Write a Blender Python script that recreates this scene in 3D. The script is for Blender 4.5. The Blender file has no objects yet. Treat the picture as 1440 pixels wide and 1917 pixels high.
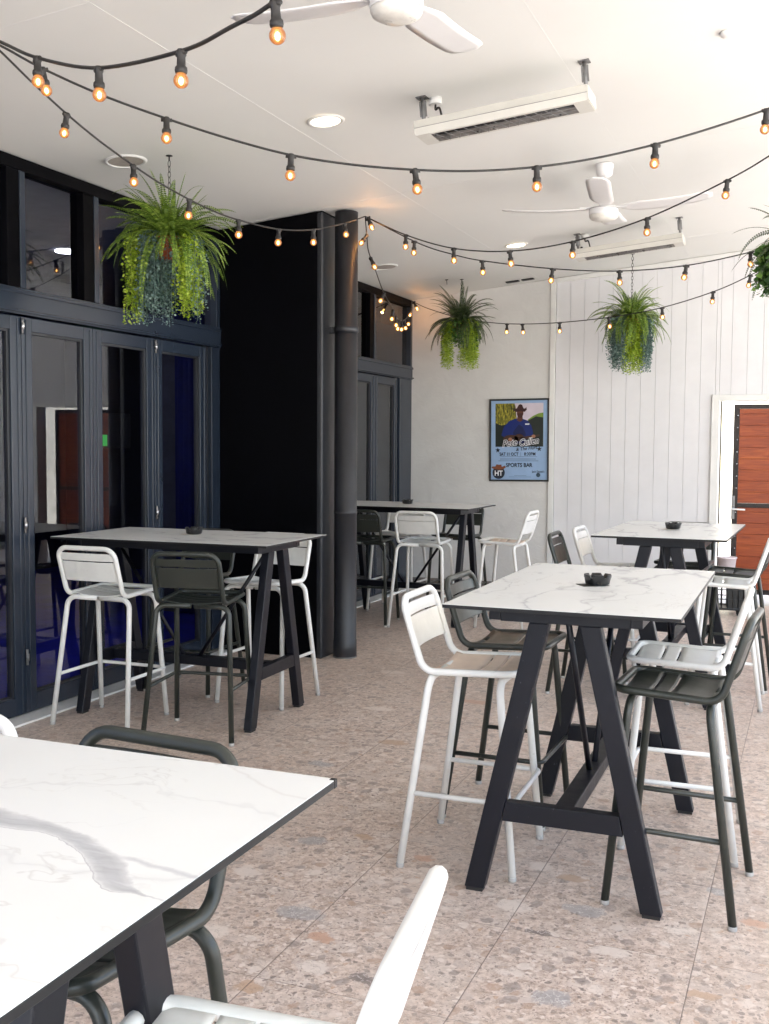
import bpy, math, random
from math import sin, cos, pi, radians, atan, tan, sqrt, hypot
from mathutils import Vector, Matrix, Quaternion
random.seed(7)
S = bpy.context.scene
COL = S.collection

# ------------------------------------------------------------------ camera, sky, sun, exposure
f_px, pitch, yaw, roll, EYE = 1995.0, .0631, .382, .0061, 1.5973
fw = Vector((-sin(yaw)*cos(pitch), cos(yaw)*cos(pitch), -sin(pitch)))
rt = Vector((cos(yaw), sin(yaw), 0)); up = rt.cross(fw)
r2 = rt*cos(roll) + up*sin(roll); u2 = r2.cross(fw)
cam = bpy.data.cameras.new('camera'); co = bpy.data.objects.new('camera', cam); COL.objects.link(co)
co.matrix_world = Matrix(((r2.x, u2.x, -fw.x, 0), (r2.y, u2.y, -fw.y, 0), (r2.z, u2.z, -fw.z, EYE), (0, 0, 0, 1)))
cam.sensor_fit = 'VERTICAL'; cam.sensor_height = 36; cam.lens = f_px/1917*36
cam.clip_start = .05; cam.clip_end = 500
S.camera = co

SUN_EL, SUN_AZ = 62, 142          # azimuth clockwise from +Y: from the open side, a little behind the camera
w = bpy.data.worlds.new('World'); S.world = w; w.use_nodes = True
nt = w.node_tree; sky = nt.nodes.new('ShaderNodeTexSky'); sky.sky_type = 'NISHITA'; sky.sun_disc = False
sky.sun_elevation = radians(SUN_EL); sky.sun_rotation = radians(SUN_AZ); sky.dust_density = 2.5; sky.ozone_density = .6
bg = nt.nodes['Background']; bg.inputs[1].default_value = .13
nt.links.new(sky.outputs[0], bg.inputs[0])
sl = bpy.data.lights.new('sun', 'SUN'); sl.energy = 4.6; sl.angle = radians(.5); sl.color = (1, .95, .88)
so = bpy.data.objects.new('sun', sl); COL.objects.link(so)
sd = Vector((sin(radians(SUN_AZ))*cos(radians(SUN_EL)), cos(radians(SUN_AZ))*cos(radians(SUN_EL)), sin(radians(SUN_EL))))
so.rotation_euler = sd.to_track_quat('Z', 'Y').to_euler()
S.view_settings.view_transform = 'Standard'; S.view_settings.look = 'None'
S.view_settings.exposure = 2.6; S.view_settings.gamma = 1
S.cycles.use_denoising = True; S.cycles.denoising_prefilter = 'ACCURATE'; S.cycles.use_adaptive_sampling = False; S.cycles.max_bounces = 10; S.cycles.diffuse_bounces = 7
S.cycles.transparent_max_bounces = 12; S.cycles.caustics_reflective = False; S.cycles.caustics_refractive = False
S.cycles.sample_clamp_indirect = 1.2; S.cycles.blur_glossy = 1.0

# ------------------------------------------------------------------ materials
MAT = {}
class NT:
    """tiny node-tree writer"""
    def __init__(s, name):
        s.m = bpy.data.materials.new(name); s.m.use_nodes = True; s.t = s.m.node_tree
        s.p = s.t.nodes['Principled BSDF']; s.out = s.t.nodes['Material Output']
    def n(s, ty, **kw):
        x = s.t.nodes.new('ShaderNode'+ty)
        for k, v in kw.items(): setattr(x, k, v)
        return x
    def l(s, a, b): s.t.links.new(a, b)
    def put(s, sock, v):
        if isinstance(v, bpy.types.NodeSocket): s.l(v, sock)
        elif v is not None: sock.default_value = v
    def math(s, op, a, b=None, c=None, clamp=False):
        x = s.n('Math', operation=op); x.use_clamp = clamp
        for i, v in enumerate((a, b, c)): s.put(x.inputs[i], v) if v is not None else None
        return x.outputs[0]
    def vm(s, op, a, b=None):
        x = s.n('VectorMath', operation=op); s.put(x.inputs[0], a)
        if b is not None: s.put(x.inputs[1], b)
        return x.outputs['Value'] if op in ('LENGTH', 'DISTANCE', 'DOT_PRODUCT') else x.outputs[0]
    def noise(s, vec, scale, detail=3, rough=.5, dist=0):
        x = s.n('TexNoise'); s.put(x.inputs['Vector'], vec); x.inputs['Scale'].default_value = scale
        x.inputs['Detail'].default_value = detail; x.inputs['Roughness'].default_value = rough; x.inputs['Distortion'].default_value = dist
        return x
    def vor(s, vec, scale, feature='F1'):
        x = s.n('TexVoronoi', feature=feature); s.put(x.inputs['Vector'], vec); x.inputs['Scale'].default_value = scale
        return x
    def ramp(s, fac, stops, interp='LINEAR'):
        x = s.n('ValToRGB'); s.put(x.inputs[0], fac); x.color_ramp.interpolation = interp
        e = x.color_ramp.elements
        while len(e) < len(stops): e.new(.5)
        for i, (p_, c) in enumerate(stops):
            e[i].position = p_; e[i].color = (c, c, c, 1) if not hasattr(c, '__len__') else (*c[:3], 1)
        return x.outputs[0]
    def mix(s, fac, a, b, blend='MIX'):
        x = s.n('Mix', data_type='RGBA', blend_type=blend); s.put(x.inputs[0], fac)
        s.put(x.inputs[6], (*a, 1) if isinstance(a, tuple) and len(a) == 3 else a)
        s.put(x.inputs[7], (*b, 1) if isinstance(b, tuple) and len(b) == 3 else b)
        return x.outputs[2]
    def obj(s): return s.n('TexCoord').outputs['Object']
    def pos(s): return s.n('NewGeometry').outputs['Position']
    def bump(s, h, st=.3, d=.01):
        x = s.n('Bump'); x.inputs['Strength'].default_value = st; x.inputs['Distance'].default_value = d
        s.l(h, x.inputs['Height']); s.l(x.outputs[0], s.p.inputs['Normal'])

def simple(name, col, rough=.5, metal=0, var=.08, vs=8, rvar=.1, bump=0, bs=60, spec=.5, scratch=None):
    if name in MAT: return MAT[name]
    t = NT(name); o = t.pos()
    nz = t.noise(o, vs, 4, .6)
    d = tuple(c*(1-var*2) for c in col); b = tuple(min(1, c*(1+var)) for c in col)
    c = t.mix(t.ramp(nz.outputs[0], [(.35, 0), (.65, 1)]), d, b)
    if scratch:
        n2 = t.noise(o, 55, 5, .75); m = t.ramp(n2.outputs[0], [(.66, 0), (.70, 1)])
        n3 = t.noise(o, 5, 2); m = t.math('MULTIPLY', m, t.ramp(n3.outputs[0], [(.48, 0), (.6, 1)]))
        c = t.mix(m, c, scratch)
    t.l(c, t.p.inputs['Base Color'])
    n4 = t.noise(o, vs*2.7, 3)
    t.l(t.math('MULTIPLY_ADD', n4.outputs[0], rvar*2, rough-rvar), t.p.inputs['Roughness'])
    t.p.inputs['Metallic'].default_value = metal; t.p.inputs['Specular IOR Level'].default_value = spec
    if bump: t.bump(t.noise(o, bs, 4).outputs[0], bump, .002)
    MAT[name] = t.m; return t.m

def emis(name, col, st):
    t = NT(name); t.p.inputs['Base Color'].default_value = (*col, 1)
    t.p.inputs['Emission Color'].default_value = (*col, 1); t.p.inputs['Emission Strength'].default_value = st
    MAT[name] = t.m; return t.m

white_paint = simple('white_powder_coat', (.76, .76, .73), .38, var=.03, scratch=(.5, .48, .43))
dark_paint = simple('dark_green_grey_powder_coat', (.027, .031, .0255), .36, var=.06, scratch=(.12, .12, .11))
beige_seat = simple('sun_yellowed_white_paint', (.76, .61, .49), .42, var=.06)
brown_reflection_seat = simple('brown_reflection_seat_paint', (.115, .082, .056), .4, var=.15)  # warm brown reflection painted into the dark seat's colour
table_steel = simple('navy_black_steel', (.004, .0045, .009), .42, var=.1, spec=.35, scratch=(.10, .10, .12))
slab_edge = simple('black_laminate_edge', (.012, .012, .013), .45, spec=.3)
frame_blue = simple('blue_grey_aluminium', (.017, .025, .040), .25, var=.02, rvar=.015, vs=3)
black_box = simple('black_render', (.0007, .0007, .0016), .55, var=.2, spec=.07)
black_paint = simple('charcoal_gloss', (.014, .0155, .020), .44, var=.1, rvar=.03, spec=.6)
rubber = simple('black_rubber', (.018, .016, .015), .55)
heater_paint = simple('cream_enamel', (.60, .59, .54), .4, var=.02)
steel_dull = simple('zinc_bracket', (.22, .22, .22), .45, .5)
reflector = simple('heater_reflector', (.30, .29, .28), .3, .7, var=.2)
soot = simple('heater_element', (.02, .02, .02), .5)
fan_white = simple('fan_white', (.74, .74, .74), .35, var=.01)
trim_white = simple('trim_white', (.72, .72, .70), .4, var=.02)
terracotta = simple('terracotta_pot', (.33, .075, .025), .6, var=.2)
iron = simple('black_iron', (.02, .02, .02), .5)
ashtray_m = simple('black_plastic', (.014, .014, .015), .3)
card_m = simple('coaster_card', (.05, .045, .04), .6)
card_w = simple('pale_card', (.45, .40, .33), .6)
gate_steel = simple('gate_steel', (.012, .006, .004), .5)
chrome = simple('worn_chrome', (.55, .55, .57), .25, .9)
tub_m = simple('pale_plastic', (.75, .66, .68), .35)
concrete = simple('sunlit_concrete', (.56, .555, .54), .8, vs=1.5)
mesh_grey = simple('speaker_mesh', (.42, .38, .34), .7)

def glass_mat(name, tint, ior, rough=0.0):
    t = NT(name); fr = t.n('Fresnel'); fr.inputs[0].default_value = ior
    tr = t.n('BsdfTransparent'); tr.inputs[0].default_value = (*tint, 1); gg = t.n('NewGeometry')
    gl = t.n('BsdfGlossy'); gl.inputs['Roughness'].default_value = rough; gl.inputs[0].default_value = (.92, .95, 1, 1)
    mx = t.n('MixShader'); t.l(t.math('MULTIPLY', fr.outputs[0], t.math('SUBTRACT', 1.0, gg.outputs['Backfacing'])), mx.inputs[0]); t.l(tr.outputs[0], mx.inputs[1]); t.l(gl.outputs[0], mx.inputs[2])
    t.l(mx.outputs[0], t.out.inputs[0]); MAT[name] = t.m; return t.m
glass = glass_mat('dark_tinted_glass', (.74, .78, .92), 1.62)
glass_grey = glass_mat('grey_tinted_glass', (.42, .44, .5), 1.9)

def leaf_mat(name, c1, c2, c3=None, trans=.3):
    t = NT(name); g = t.n('NewGeometry'); stops = [(0, c1), (.6, c2)] + ([(1, c3)] if c3 else [])
    c = t.ramp(g.outputs['Random Per Island'], stops); t.l(c, t.p.inputs['Base Color']); t.p.inputs['Roughness'].default_value = .5
    tl = t.n('BsdfTranslucent'); t.l(c, tl.inputs[0]); mx = t.n('MixShader'); mx.inputs[0].default_value = trans
    t.l(t.p.outputs[0], mx.inputs[1]); t.l(tl.outputs[0], mx.inputs[2]); t.l(mx.outputs[0], t.out.inputs[0])
    MAT[name] = t.m; return t.m
fern_green = leaf_mat('fern_green', (.06, .12, .014), (.15, .25, .03), (.34, .45, .08))
fern_dark = leaf_mat('fern_dark', (.022, .045, .014), (.05, .08, .028), (.13, .16, .07))
lime = leaf_mat('lime_leaves', (.16, .27, .012), (.33, .46, .025), (.55, .66, .10))
dusty = leaf_mat('dusty_blue_leaves', (.06, .12, .10), (.13, .21, .19), (.26, .37, .34))
ivy = leaf_mat('ivy_leaves', (.02, .07, .012), (.05, .14, .02), (.2, .36, .07))
stemm = simple('stem', (.05, .07, .02), .6)
bark = simple('bark', (.10, .07, .05), .9, vs=20)

# ---- terrazzo-look porcelain tile
def floor_mat():
    t = NT('terrazzo_tile'); P = t.pos()
    sx = t.n('SeparateXYZ'); t.l(P, sx.inputs[0])
    TS = .6045
    u = t.math('DIVIDE', t.math('ADD', sx.outputs[0], 1.508+TS*40), TS); v = t.math('DIVIDE', t.math('ADD', sx.outputs[1], -2.74+TS*40), TS)
    fu, fv = t.math('FRACT', u), t.math('FRACT', v)
    cx = t.n('CombineXYZ'); t.l(t.math('FLOOR', u), cx.inputs[0]); t.l(t.math('FLOOR', v), cx.inputs[1])
    wn = t.n('TexWhiteNoise'); wn.noise_dimensions = '3D'; t.l(cx.outputs[0], wn.inputs['Vector'])
    off = t.vm('SCALE', wn.outputs['Color']); off.node.inputs['Scale'].default_value = 37.0
    Q0 = t.vm('ADD', P, off)
    nd = t.noise(Q0, 16, 4, .6); ndv = t.vm('SCALE', t.vm('SUBTRACT', nd.outputs['Color'], (.5, .5, .5))); ndv.node.inputs['Scale'].default_value = .045
    Q = t.vm('ADD', Q0, ndv)
    nf = t.noise(Q0, 60, 3, .7); nfv = t.vm('SCALE', t.vm('SUBTRACT', nf.outputs['Color'], (.5, .5, .5))); nfv.node.inputs['Scale'].default_value = .018
    Qf = t.vm('ADD', Q, nfv)
    # cement ground: mottled beige-grey
    g = t.noise(Qf, 30, 6, .75); col = t.ramp(g.outputs[0], [(.30, (.27, .215, .185)), (.44, (.43, .355, .31)), (.60, (.60, .52, .47))])
    # pale flow patches
    g2 = t.noise(Q0, 7, 4, .6); col = t.mix(t.ramp(g2.outputs[0], [(.48, 0), (.66, .5)]), col, (.56, .52, .49))
    def frags(vec, scale, lo, hi, pal, thr, base, amt=.85):
        vo = t.vor(vec, scale); ve = t.vor(vec, scale, 'DISTANCE_TO_EDGE')
        sep = t.n('SeparateColor'); t.l(vo.outputs['Color'], sep.inputs[0])
        inside = t.ramp(ve.outputs[0], [(lo, 0), (hi, amt)])
        pick = t.ramp(sep.outputs[0], [(thr, 0), (thr+.005, 1)])
        near = t.ramp(vo.outputs['Distance'], [(.36, 1), (.46, 0)])
        c = t.ramp(sep.outputs[1], pal, 'CONSTANT')
        vn = t.noise(vec, scale*3, 3, .7); c = t.mix(t.ramp(vn.outputs[0], [(.4, 0), (.7, .35)]), c, (.62, .58, .55))
        return t.mix(t.math('MULTIPLY', t.math('MULTIPLY', inside, pick), near), base, c)
    col = frags(Qf, 95, .02, .09, [(0, (.20, .16, .14)), (.3, (.24, .20, .18)), (.5, (.60, .53, .48)), (.88, (.45, .33, .25))], .45, col, .75)
    col = frags(Q, 42, .015, .06, [(0, (.21, .175, .16)), (.25, (.27, .23, .21)), (.5, (.62, .56, .52)), (.92, (.45, .32, .24))], .6, col, .92)
    col = frags(Q, 17, .01, .04, [(0, (.22, .19, .18)), (.3, (.47, .41, .38)), (.6, (.62, .57, .53)), (.85, (.35, .24, .18))], .60, col, .7)
    # big placed stones (x, y, rx, ry, colour)
    grey, tan, pale, rust, dk = (.33, .325, .33), (.45, .33, .245), (.62, .57, .53), (.50, .33, .25), (.17, .145, .14)
    P2 = t.vm('ADD', P, t.vm('SCALE', t.vm('SUBTRACT', t.noise(P, 14, 5, .7).outputs['Color'], (.5, .5, .5))))
    P2.node.inputs[1].links[0].from_node.inputs['Scale'].default_value = .10
    vein = t.ramp(t.math('ABSOLUTE', t.math('SUBTRACT', t.noise(P, 22, 4, .6).outputs[0], .5)), [(0, .75), (.02, 0)])
    for (x, y, rx, ry, c) in [(-.655, 2.965, .075, .05, grey), (-.69, 3.58, .08, .045, grey), (-.255, 3.15, .055, .03, tan), (-1.58, 3.18, .10, .06, grey),
            (-1.44, 3.05, .05, .03, rust), (-1.50, 2.68, .055, .035, tan), (-1.83, 3.80, .065, .05, grey), (-1.66, 3.92, .04, .03, tan), (-.80, 3.36, .055, .02, dk), (-.56, 3.31, .07, .035, pale),
            (-.92, 3.52, .06, .05, pale), (-.78, 3.84, .06, .03, tan), (-.92, 3.9, .05, .05, pale), (-.13, 3.7, .05, .03, rust), (-.26, 3.93, .05, .04, grey), (-.36, 3.55, .06, .03, pale),
            (-1.93, 3.42, .07, .035, pale), (-1.38, 2.86, .055, .04, pale), (-1.2, 2.85, .05, .03, dk), (-2.25, 4.75, .08, .04, grey), (-2.05, 5.25, .09, .05, tan), (-1.35, 3.80, .04, .03, rust),
            (-2.4, 5.9, .10, .05, pale), (-1.75, 4.9, .09, .05, pale), (-1.9, 6.3, .1, .05, rust), (-.3, 4.75, .08, .05, pale), (-.35, 5.15, .07, .04, grey), (-2.7, 6.9, .1, .06, pale),
            (-1.78, 2.95, .06, .05, pale), (-.48, 2.80, .05, .03, rust)]:
        dv = t.vm('SUBTRACT', P2, (x, y, 0)); dv = t.vm('MULTIPLY', dv, (1/rx, 1/ry, 0)); ln = t.vm('LENGTH', dv)
        m = t.ramp(ln, [(.5, .9), (.88, .7), (.97, 0)])
        cc = t.mix(vein, c, (.66, .66, .66)) if c is grey or c is dk else c
        col = t.mix(m, col, cc)
    # dark hairline cracks
    cr = t.ramp(t.math('ABSOLUTE', t.math('SUBTRACT', t.noise(Qf, 9, 5, .65).outputs[0], .5)), [(0, .5), (.008, 0)])
    col = t.mix(cr, col, (.13, .10, .09))
    # grout
    def edge(f): return t.math('MINIMUM', f, t.math('SUBTRACT', 1.0, f))
    gm = t.math('MAXIMUM', t.ramp(edge(fu), [(.0024, 1), (.0040, 0)]), t.ramp(edge(fv), [(.0012, .75), (.0026, 0)]))
    col = t.mix(gm, col, (.13, .105, .095))
    col = t.mix(1.0, col, (1.12, 1.06, 1.0), 'MULTIPLY')
    st = t.noise(P, 1.3, 3); col = t.mix(t.ramp(st.outputs[0], [(.35, .12), (.6, 0)]), col, (.25, .2, .17))
    t.l(col, t.p.inputs['Base Color'])
    t.l(t.math('MULTIPLY_ADD', g.outputs[0], .25, .28), t.p.inputs['Roughness'])
    t.bump(t.math('MULTIPLY', gm, -1.0), .5, .002)
    return t.m
floor_m = floor_mat()

# ---- white marble-look laminate
def marble(name, big=False):
    t = NT(name); P = t.obj(); oi = t.n('ObjectInfo')
    if big:
        Q = t.vm('ADD', P, (3.3, 1.7, 0))
    else:
        Q = t.vm('ADD', t.vm('MULTIPLY', P, (1, 1, 1)), t.vm('SCALE', oi.outputs['Location']))
        Q.node.inputs[1].links[0].from_node.inputs['Scale'].default_value = 1.37
    dn = t.noise(Q, 3.0, 4, .6); dv = t.vm('SCALE', t.vm('SUBTRACT', dn.outputs['Color'], (.5, .5, .5))); dv.node.inputs['Scale'].default_value = .30
    W = t.vm('ADD', Q, dv)
    Wr = t.n('Mapping'); t.l(W, Wr.inputs[0]); Wr.inputs['Rotation'].default_value = (0, 0, .5); Wr.inputs['Scale'].default_value = (1.0, 2.7, 1)
    base = t.ramp(t.noise(Q, 2, 3).outputs[0], [(.3, (.67, .665, .64)), (.7, (.71, .71, .69))])
    a = t.math('ABSOLUTE', t.math('SUBTRACT', t.noise(Wr.outputs[0], 1.3 if not big else .9, 3, .45).outputs[0], .5))
    msk = t.ramp(t.noise(Q, 1.6, 2).outputs[0], [(.42, 0), (.6, 1)])
    k = .25 if big else 1.0
    broad = t.math('MULTIPLY', t.ramp(a, [(0, .55), (.012, .38), (.03, 0)]), t.math('MULTIPLY', msk, k))
    col = t.mix(broad, base, (.44, .43, .45))
    thin = t.ramp(a, [(0, .5), (.004, .35), (.009, 0)]); col = t.mix(t.math('MULTIPLY', thin, .6*k+.1), col, (.33, .31, .33))
    b = t.math('ABSOLUTE', t.math('SUBTRACT', t.noise(Wr.outputs[0], 3.4, 4, .5).outputs[0], .5))
    hair = t.math('MULTIPLY', t.ramp(b, [(0, .32), (.006, .16), (.012, 0)]), t.ramp(t.noise(Q, 2.6, 1).outputs[0], [(.45, 0), (.62, 1)]))
    col = t.mix(hair, col, (.42, .38, .36))
    if big:
        sx = t.n('SeparateXYZ'); n0 = t.noise(P, 9, 5, .6); jv = t.vm('SCALE', t.vm('SUBTRACT', n0.outputs['Color'], (.5, .5, .5))); jv.node.inputs['Scale'].default_value = .045
        PJ = t.vm('ADD', P, jv); t.l(PJ, sx.inputs[0]); X, Y = sx.outputs[0], sx.outputs[1]
        def curve(pts):
            fc = t.n('FloatCurve'); m = fc.mapping; c = m.curves[0]
            m.use_clip = False
            n = len(pts)
            for i, (px, py) in enumerate(pts):
                if i == 0: c.points[0].location = (px, py)
                elif i == n-1: c.points[-1].location = (px, py)
                else: c.points.new(px, py)
            m.update(); t.l(X, fc.inputs['Value']); return fc.outputs[0]
        # main band: centre line y = f(x) and half width (stored +.5)
        cy = t.math('SUBTRACT', curve([(0, .60), (.323, .545), (.454, .529), (.54, .485), (.606, .43), (.65, .405), (.70, .39), (1, .40)]), .5)
        hw = t.math('SUBTRACT', curve([(0, .512), (.30, .532), (.46, .519), (.54, .524), (.595, .529), (.632, .521), (.66, .505), (.72, .5035), (1, .502)]), .5)
        dd = t.math('DIVIDE', t.math('ABSOLUTE', t.math('SUBTRACT', Y, cy)), t.math('MAXIMUM', hw, .0008))
        m = t.ramp(dd, [(.3, .85), (.7, .6), (1.1, 0)])
        streak = t.noise(t.vm('MULTIPLY', PJ, (6, 40, 1)), 1.0, 4, .6)
        bc = t.ramp(streak.outputs[0], [(.3, (.33, .325, .335)), (.55, (.43, .425, .435)), (.72, (.58, .575, .58))])
        col = t.mix(m, col, bc)
        ol = t.ramp(dd, [(.86, 0), (.96, .55), (1.04, 0)]); up_ = t.ramp(t.math('SUBTRACT', cy, Y), [(0, 0), (.01, 1)])
        col = t.mix(t.math('MULTIPLY', ol, up_), col, (.24, .23, .25))
        cy2 = t.math('SUBTRACT', curve([(0, .5), (.58, .482), (.64, .473), (.71, .467), (1, .46)]), .5)
        d2 = t.math('ABSOLUTE', t.math('SUBTRACT', Y, cy2)); m2 = t.math('MULTIPLY', t.ramp(d2, [(.002, .7), (.008, 0)]), t.ramp(X, [(.56, 0), (.59, 1)]))
        col = t.mix(m2, col, (.45, .44, .46))
        for pts in ([(0, .95), (.45, .93), (.519, .883), (.625, .807), (.70, .789), (1, .78)],):
            cy3 = t.math('SUBTRACT', curve(pts), .5); d3 = t.math('ABSOLUTE', t.math('SUBTRACT', Y, cy3))
            col = t.mix(t.ramp(d3, [(.001, .30), (.006, 0)]), col, (.50, .46, .43))
    t.l(col, t.p.inputs['Base Color'])
    t.p.inputs['Roughness'].default_value = .27
    t.p.inputs['Specular IOR Level'].default_value = .16
    return t.m
marble_m = marble('marble_laminate'); marble_big = marble('marble_laminate_grey_band', True)

def wall_mat():
    t = NT('rendered_white_wall'); P = t.pos()
    a = t.noise(P, 2.2, 5, .6, .8); c = t.ramp(a.outputs[0], [(.3, (.62, .615, .60)), (.7, (.69, .69, .675))])
    t.l(c, t.p.inputs['Base Color']); t.p.inputs['Roughness'].default_value = .75
    b = t.noise(P, 7, 6, .65, 1.2); t.bump(b.outputs[0], .5, .015); return t.m
wall_m = wall_mat()
board_m = simple('white_board_paint', (.70, .70, .715), .5, var=.02, vs=3)
ceil_m = simple('ceiling_paint', (.72, .725, .70), .6, var=.012, vs=.8, rvar=.03, bump=.05, bs=8)
skirt_m = simple('grey_tile_skirting', (.22, .19, .175), .5, vs=25, var=.2)
def wood_mat():
    t = NT('red_timber'); P = t.obj(); q = t.vm('MULTIPLY', P, (1.2, 1, 16))
    sx = t.n('SeparateXYZ'); t.l(P, sx.inputs[0]); k = t.math('FLOOR', t.math('DIVIDE', sx.outputs[2], .115))
    wn = t.n('TexWhiteNoise'); wn.noise_dimensions = '1D'; t.l(k, wn.inputs['W'])
    a = t.noise(t.vm('ADD', q, wn.outputs['Color']), 3.5, 5, .6, .5)
    c = t.ramp(a.outputs[0], [(.3, (.17, .028, .004)), (.5, (.30, .055, .008)), (.72, (.40, .095, .016))])
    c = t.mix(t.math('MULTIPLY', wn.outputs['Value'], .5), c, (.16, .018, .004))
    t.l(c, t.p.inputs['Base Color']); t.p.inputs['Roughness'].default_value = .4; return t.m
wood = wood_mat()

# ------------------------------------------------------------------ mesh helpers
class MB:
    def __init__(s): s.v, s.f, s.sm = [], [], []
    def add(s, vs, fs, smooth=False, M=None):
        b = len(s.v); s.v += [tuple(M @ Vector(p)) if M else tuple(p) for p in vs]
        s.f += [tuple(b+i for i in f) for f in fs]; s.sm += [smooth]*len(fs); return s
    def box(s, x0, x1, y0, y1, z0, z1, M=None):
        vs = [(x, y, z) for z in (z0, z1) for y in (y0, y1) for x in (x0, x1)]
        return s.add(vs, [(0, 2, 3, 1), (4, 5, 7, 6), (0, 1, 5, 4), (2, 6, 7, 3), (0, 4, 6, 2), (1, 3, 7, 5)], M=M)
    def hexa(s, bot, top):
        return s.add(list(bot)+list(top), [(3, 2, 1, 0), (4, 5, 6, 7), (0, 1, 5, 4), (1, 2, 6, 5), (2, 3, 7, 6), (3, 0, 4, 7)])
    def tube(s, pts, r, n=10, closed=False, caps=True):
        pts = [Vector(p) for p in pts]; N = len(pts); rr = r if hasattr(r, '__len__') else [r]*N
        tang = []
        for i in range(N):
            a = pts[i-1] if (i > 0 or closed) else pts[i]; b = pts[(i+1) % N] if (i < N-1 or closed) else pts[i]
            tang.append((b-a).normalized())
        t0 = tang[0]; nrm = t0.cross(Vector((0, 0, 1)));
        if nrm.length < .1: nrm = t0.cross(Vector((1, 0, 0)))
        nrm.normalize(); vs = []; prev = t0
        for i in range(N):
            q = prev.rotation_difference(tang[i]); nrm = q @ nrm; nrm = (nrm - tang[i]*nrm.dot(tang[i])).normalized(); prev = tang[i]
            bi = tang[i].cross(nrm)
            for k in range(n):
                a = 2*pi*k/n; vs.append(pts[i] + (nrm*cos(a)+bi*sin(a))*rr[i])
        fs = []
        for i in range(N if closed else N-1):
            j = (i+1) % N
            for k in range(n):
                l = (k+1) % n; fs.append((i*n+k, i*n+l, j*n+l, j*n+k))
        if closed:      # close without twist: match last ring to first by nearest offset
            best = min(range(n), key=lambda o: sum((vs[(N-1)*n+k]-vs[(k+o) % n]).length for k in range(n)))
            fs = fs[:(N-1)*n] + [((N-1)*n+k, (N-1)*n+(k+1) % n, (k+1+best) % n, (k+best) % n) for k in range(n)]
        elif caps:
            fs.append(tuple(range(n-1, -1, -1))); fs.append(tuple((N-1)*n+k for k in range(n)))
        return s.add(vs, fs, True)
    def lathe(s, prof, n=32, M=None, cap0=True, cap1=True):
        vs = [(r*cos(2*pi*k/n), r*sin(2*pi*k/n), z) for r, z in prof for k in range(n)]; fs = []
        for i in range(len(prof)-1):
            for k in range(n):
                l = (k+1) % n; fs.append((i*n+k, i*n+l, (i+1)*n+l, (i+1)*n+k))
        s.add(vs, fs, True, M); b = len(s.v)-len(vs)
        if cap0: s.f.append(tuple(b+k for k in range(n-1, -1, -1))); s.sm.append(False)
        if cap1: s.f.append(tuple(b+(len(prof)-1)*n+k for k in range(n))); s.sm.append(False)
        return s
    def slab(s, top, th, smooth=True):
        """top: grid rows of points; thickened downward along local -z"""
        R, C = len(top), len(top[0]); vs = [p for r in top for p in r] + [(p[0], p[1], p[2]-th) if not callable(th) else th(p) for r in top for p in r]
        n = R*C; fs = []
        for i in range(R-1):
            for j in range(C-1):
                a = i*C+j; fs += [(a, a+1, a+C+1, a+C), (n+a, n+a+C, n+a+C+1, n+a+1)]
        s.add(vs, fs, smooth); e = []
        for j in range(C-1): e += [(j+1, j, n+j, n+j+1), ((R-1)*C+j, (R-1)*C+j+1, n+(R-1)*C+j+1, n+(R-1)*C+j)]
        for i in range(R-1): e += [(i*C, (i+1)*C, n+(i+1)*C, n+i*C), ((i+1)*C+C-1, i*C+C-1, n+i*C+C-1, n+(i+1)*C+C-1)]
        b = len(s.v)-len(vs); s.f += [tuple(b+i for i in f) for f in e]; s.sm += [False]*len(e); return s
    def build(s, name, mat, parent=None, bevel=0, loc=None, fixn=True):
        me = bpy.data.meshes.new(name); me.from_pydata(s.v, [], s.f); me.polygons.foreach_set('use_smooth', s.sm)
        me.materials.append(mat); me.update()
        if fixn:
            import bmesh
            bm = bmesh.new(); bm.from_mesh(me); bmesh.ops.recalc_face_normals(bm, faces=bm.faces); bm.to_mesh(me); bm.free()
        o = bpy.data.objects.new(name, me); COL.objects.link(o)
        if parent: o.parent = parent
        if loc: o.location = loc
        if bevel:
            b = o.modifiers.new('bevel', 'BEVEL'); b.width = bevel; b.segments = 2; b.limit_method = 'ANGLE'; b.angle_limit = radians(40)
        return o

def fillet(pts, rad, seg=6, closed=False):
    pts = [Vector(p) for p in pts]; N = len(pts); out = []
    for i, p in enumerate(pts):
        r = rad[i] if hasattr(rad, '__len__') else rad
        if (not closed and i in (0, N-1)) or r == 0: out.append(p); continue
        a = (pts[i-1]-p); b = (pts[(i+1) % N]-p); la, lb = a.length, b.length; a.normalize(); b.normalize()
        ang = a.angle(b); d = min(r/tan(ang/2), la*.49, lb*.49); A, B = p+a*d, p+b*d
        c = p+(a+b).normalized()*(d/cos(ang/2)); rr = (A-c).length; va, vb = (A-c), (B-c); th = va.angle(vb); ax = va.cross(vb).normalized()
        for k in range(seg+1): out.append(c + Quaternion(ax, th*k/seg) @ va)
    return out

def thing(name, label, cat, loc=(0, 0, 0), rotz=0, group=None):
    o = bpy.data.objects.new(name, None); COL.objects.link(o); o.location = loc; o.rotation_euler = (0, 0, rotz)
    o['label'] = label; o['category'] = cat
    if group: o['group'] = group
    return o
def tag(o, label, cat, group=None):
    o['label'] = label; o['category'] = cat
    if group: o['group'] = group
    return o
def struct(o): o['kind'] = 'structure'; return o
def copy_tree(o, parent=None):
    c = o.copy(); COL.objects.link(c)
    if parent: c.parent = parent
    for ch in list(o.children): copy_tree(ch, c)
    return c

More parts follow.
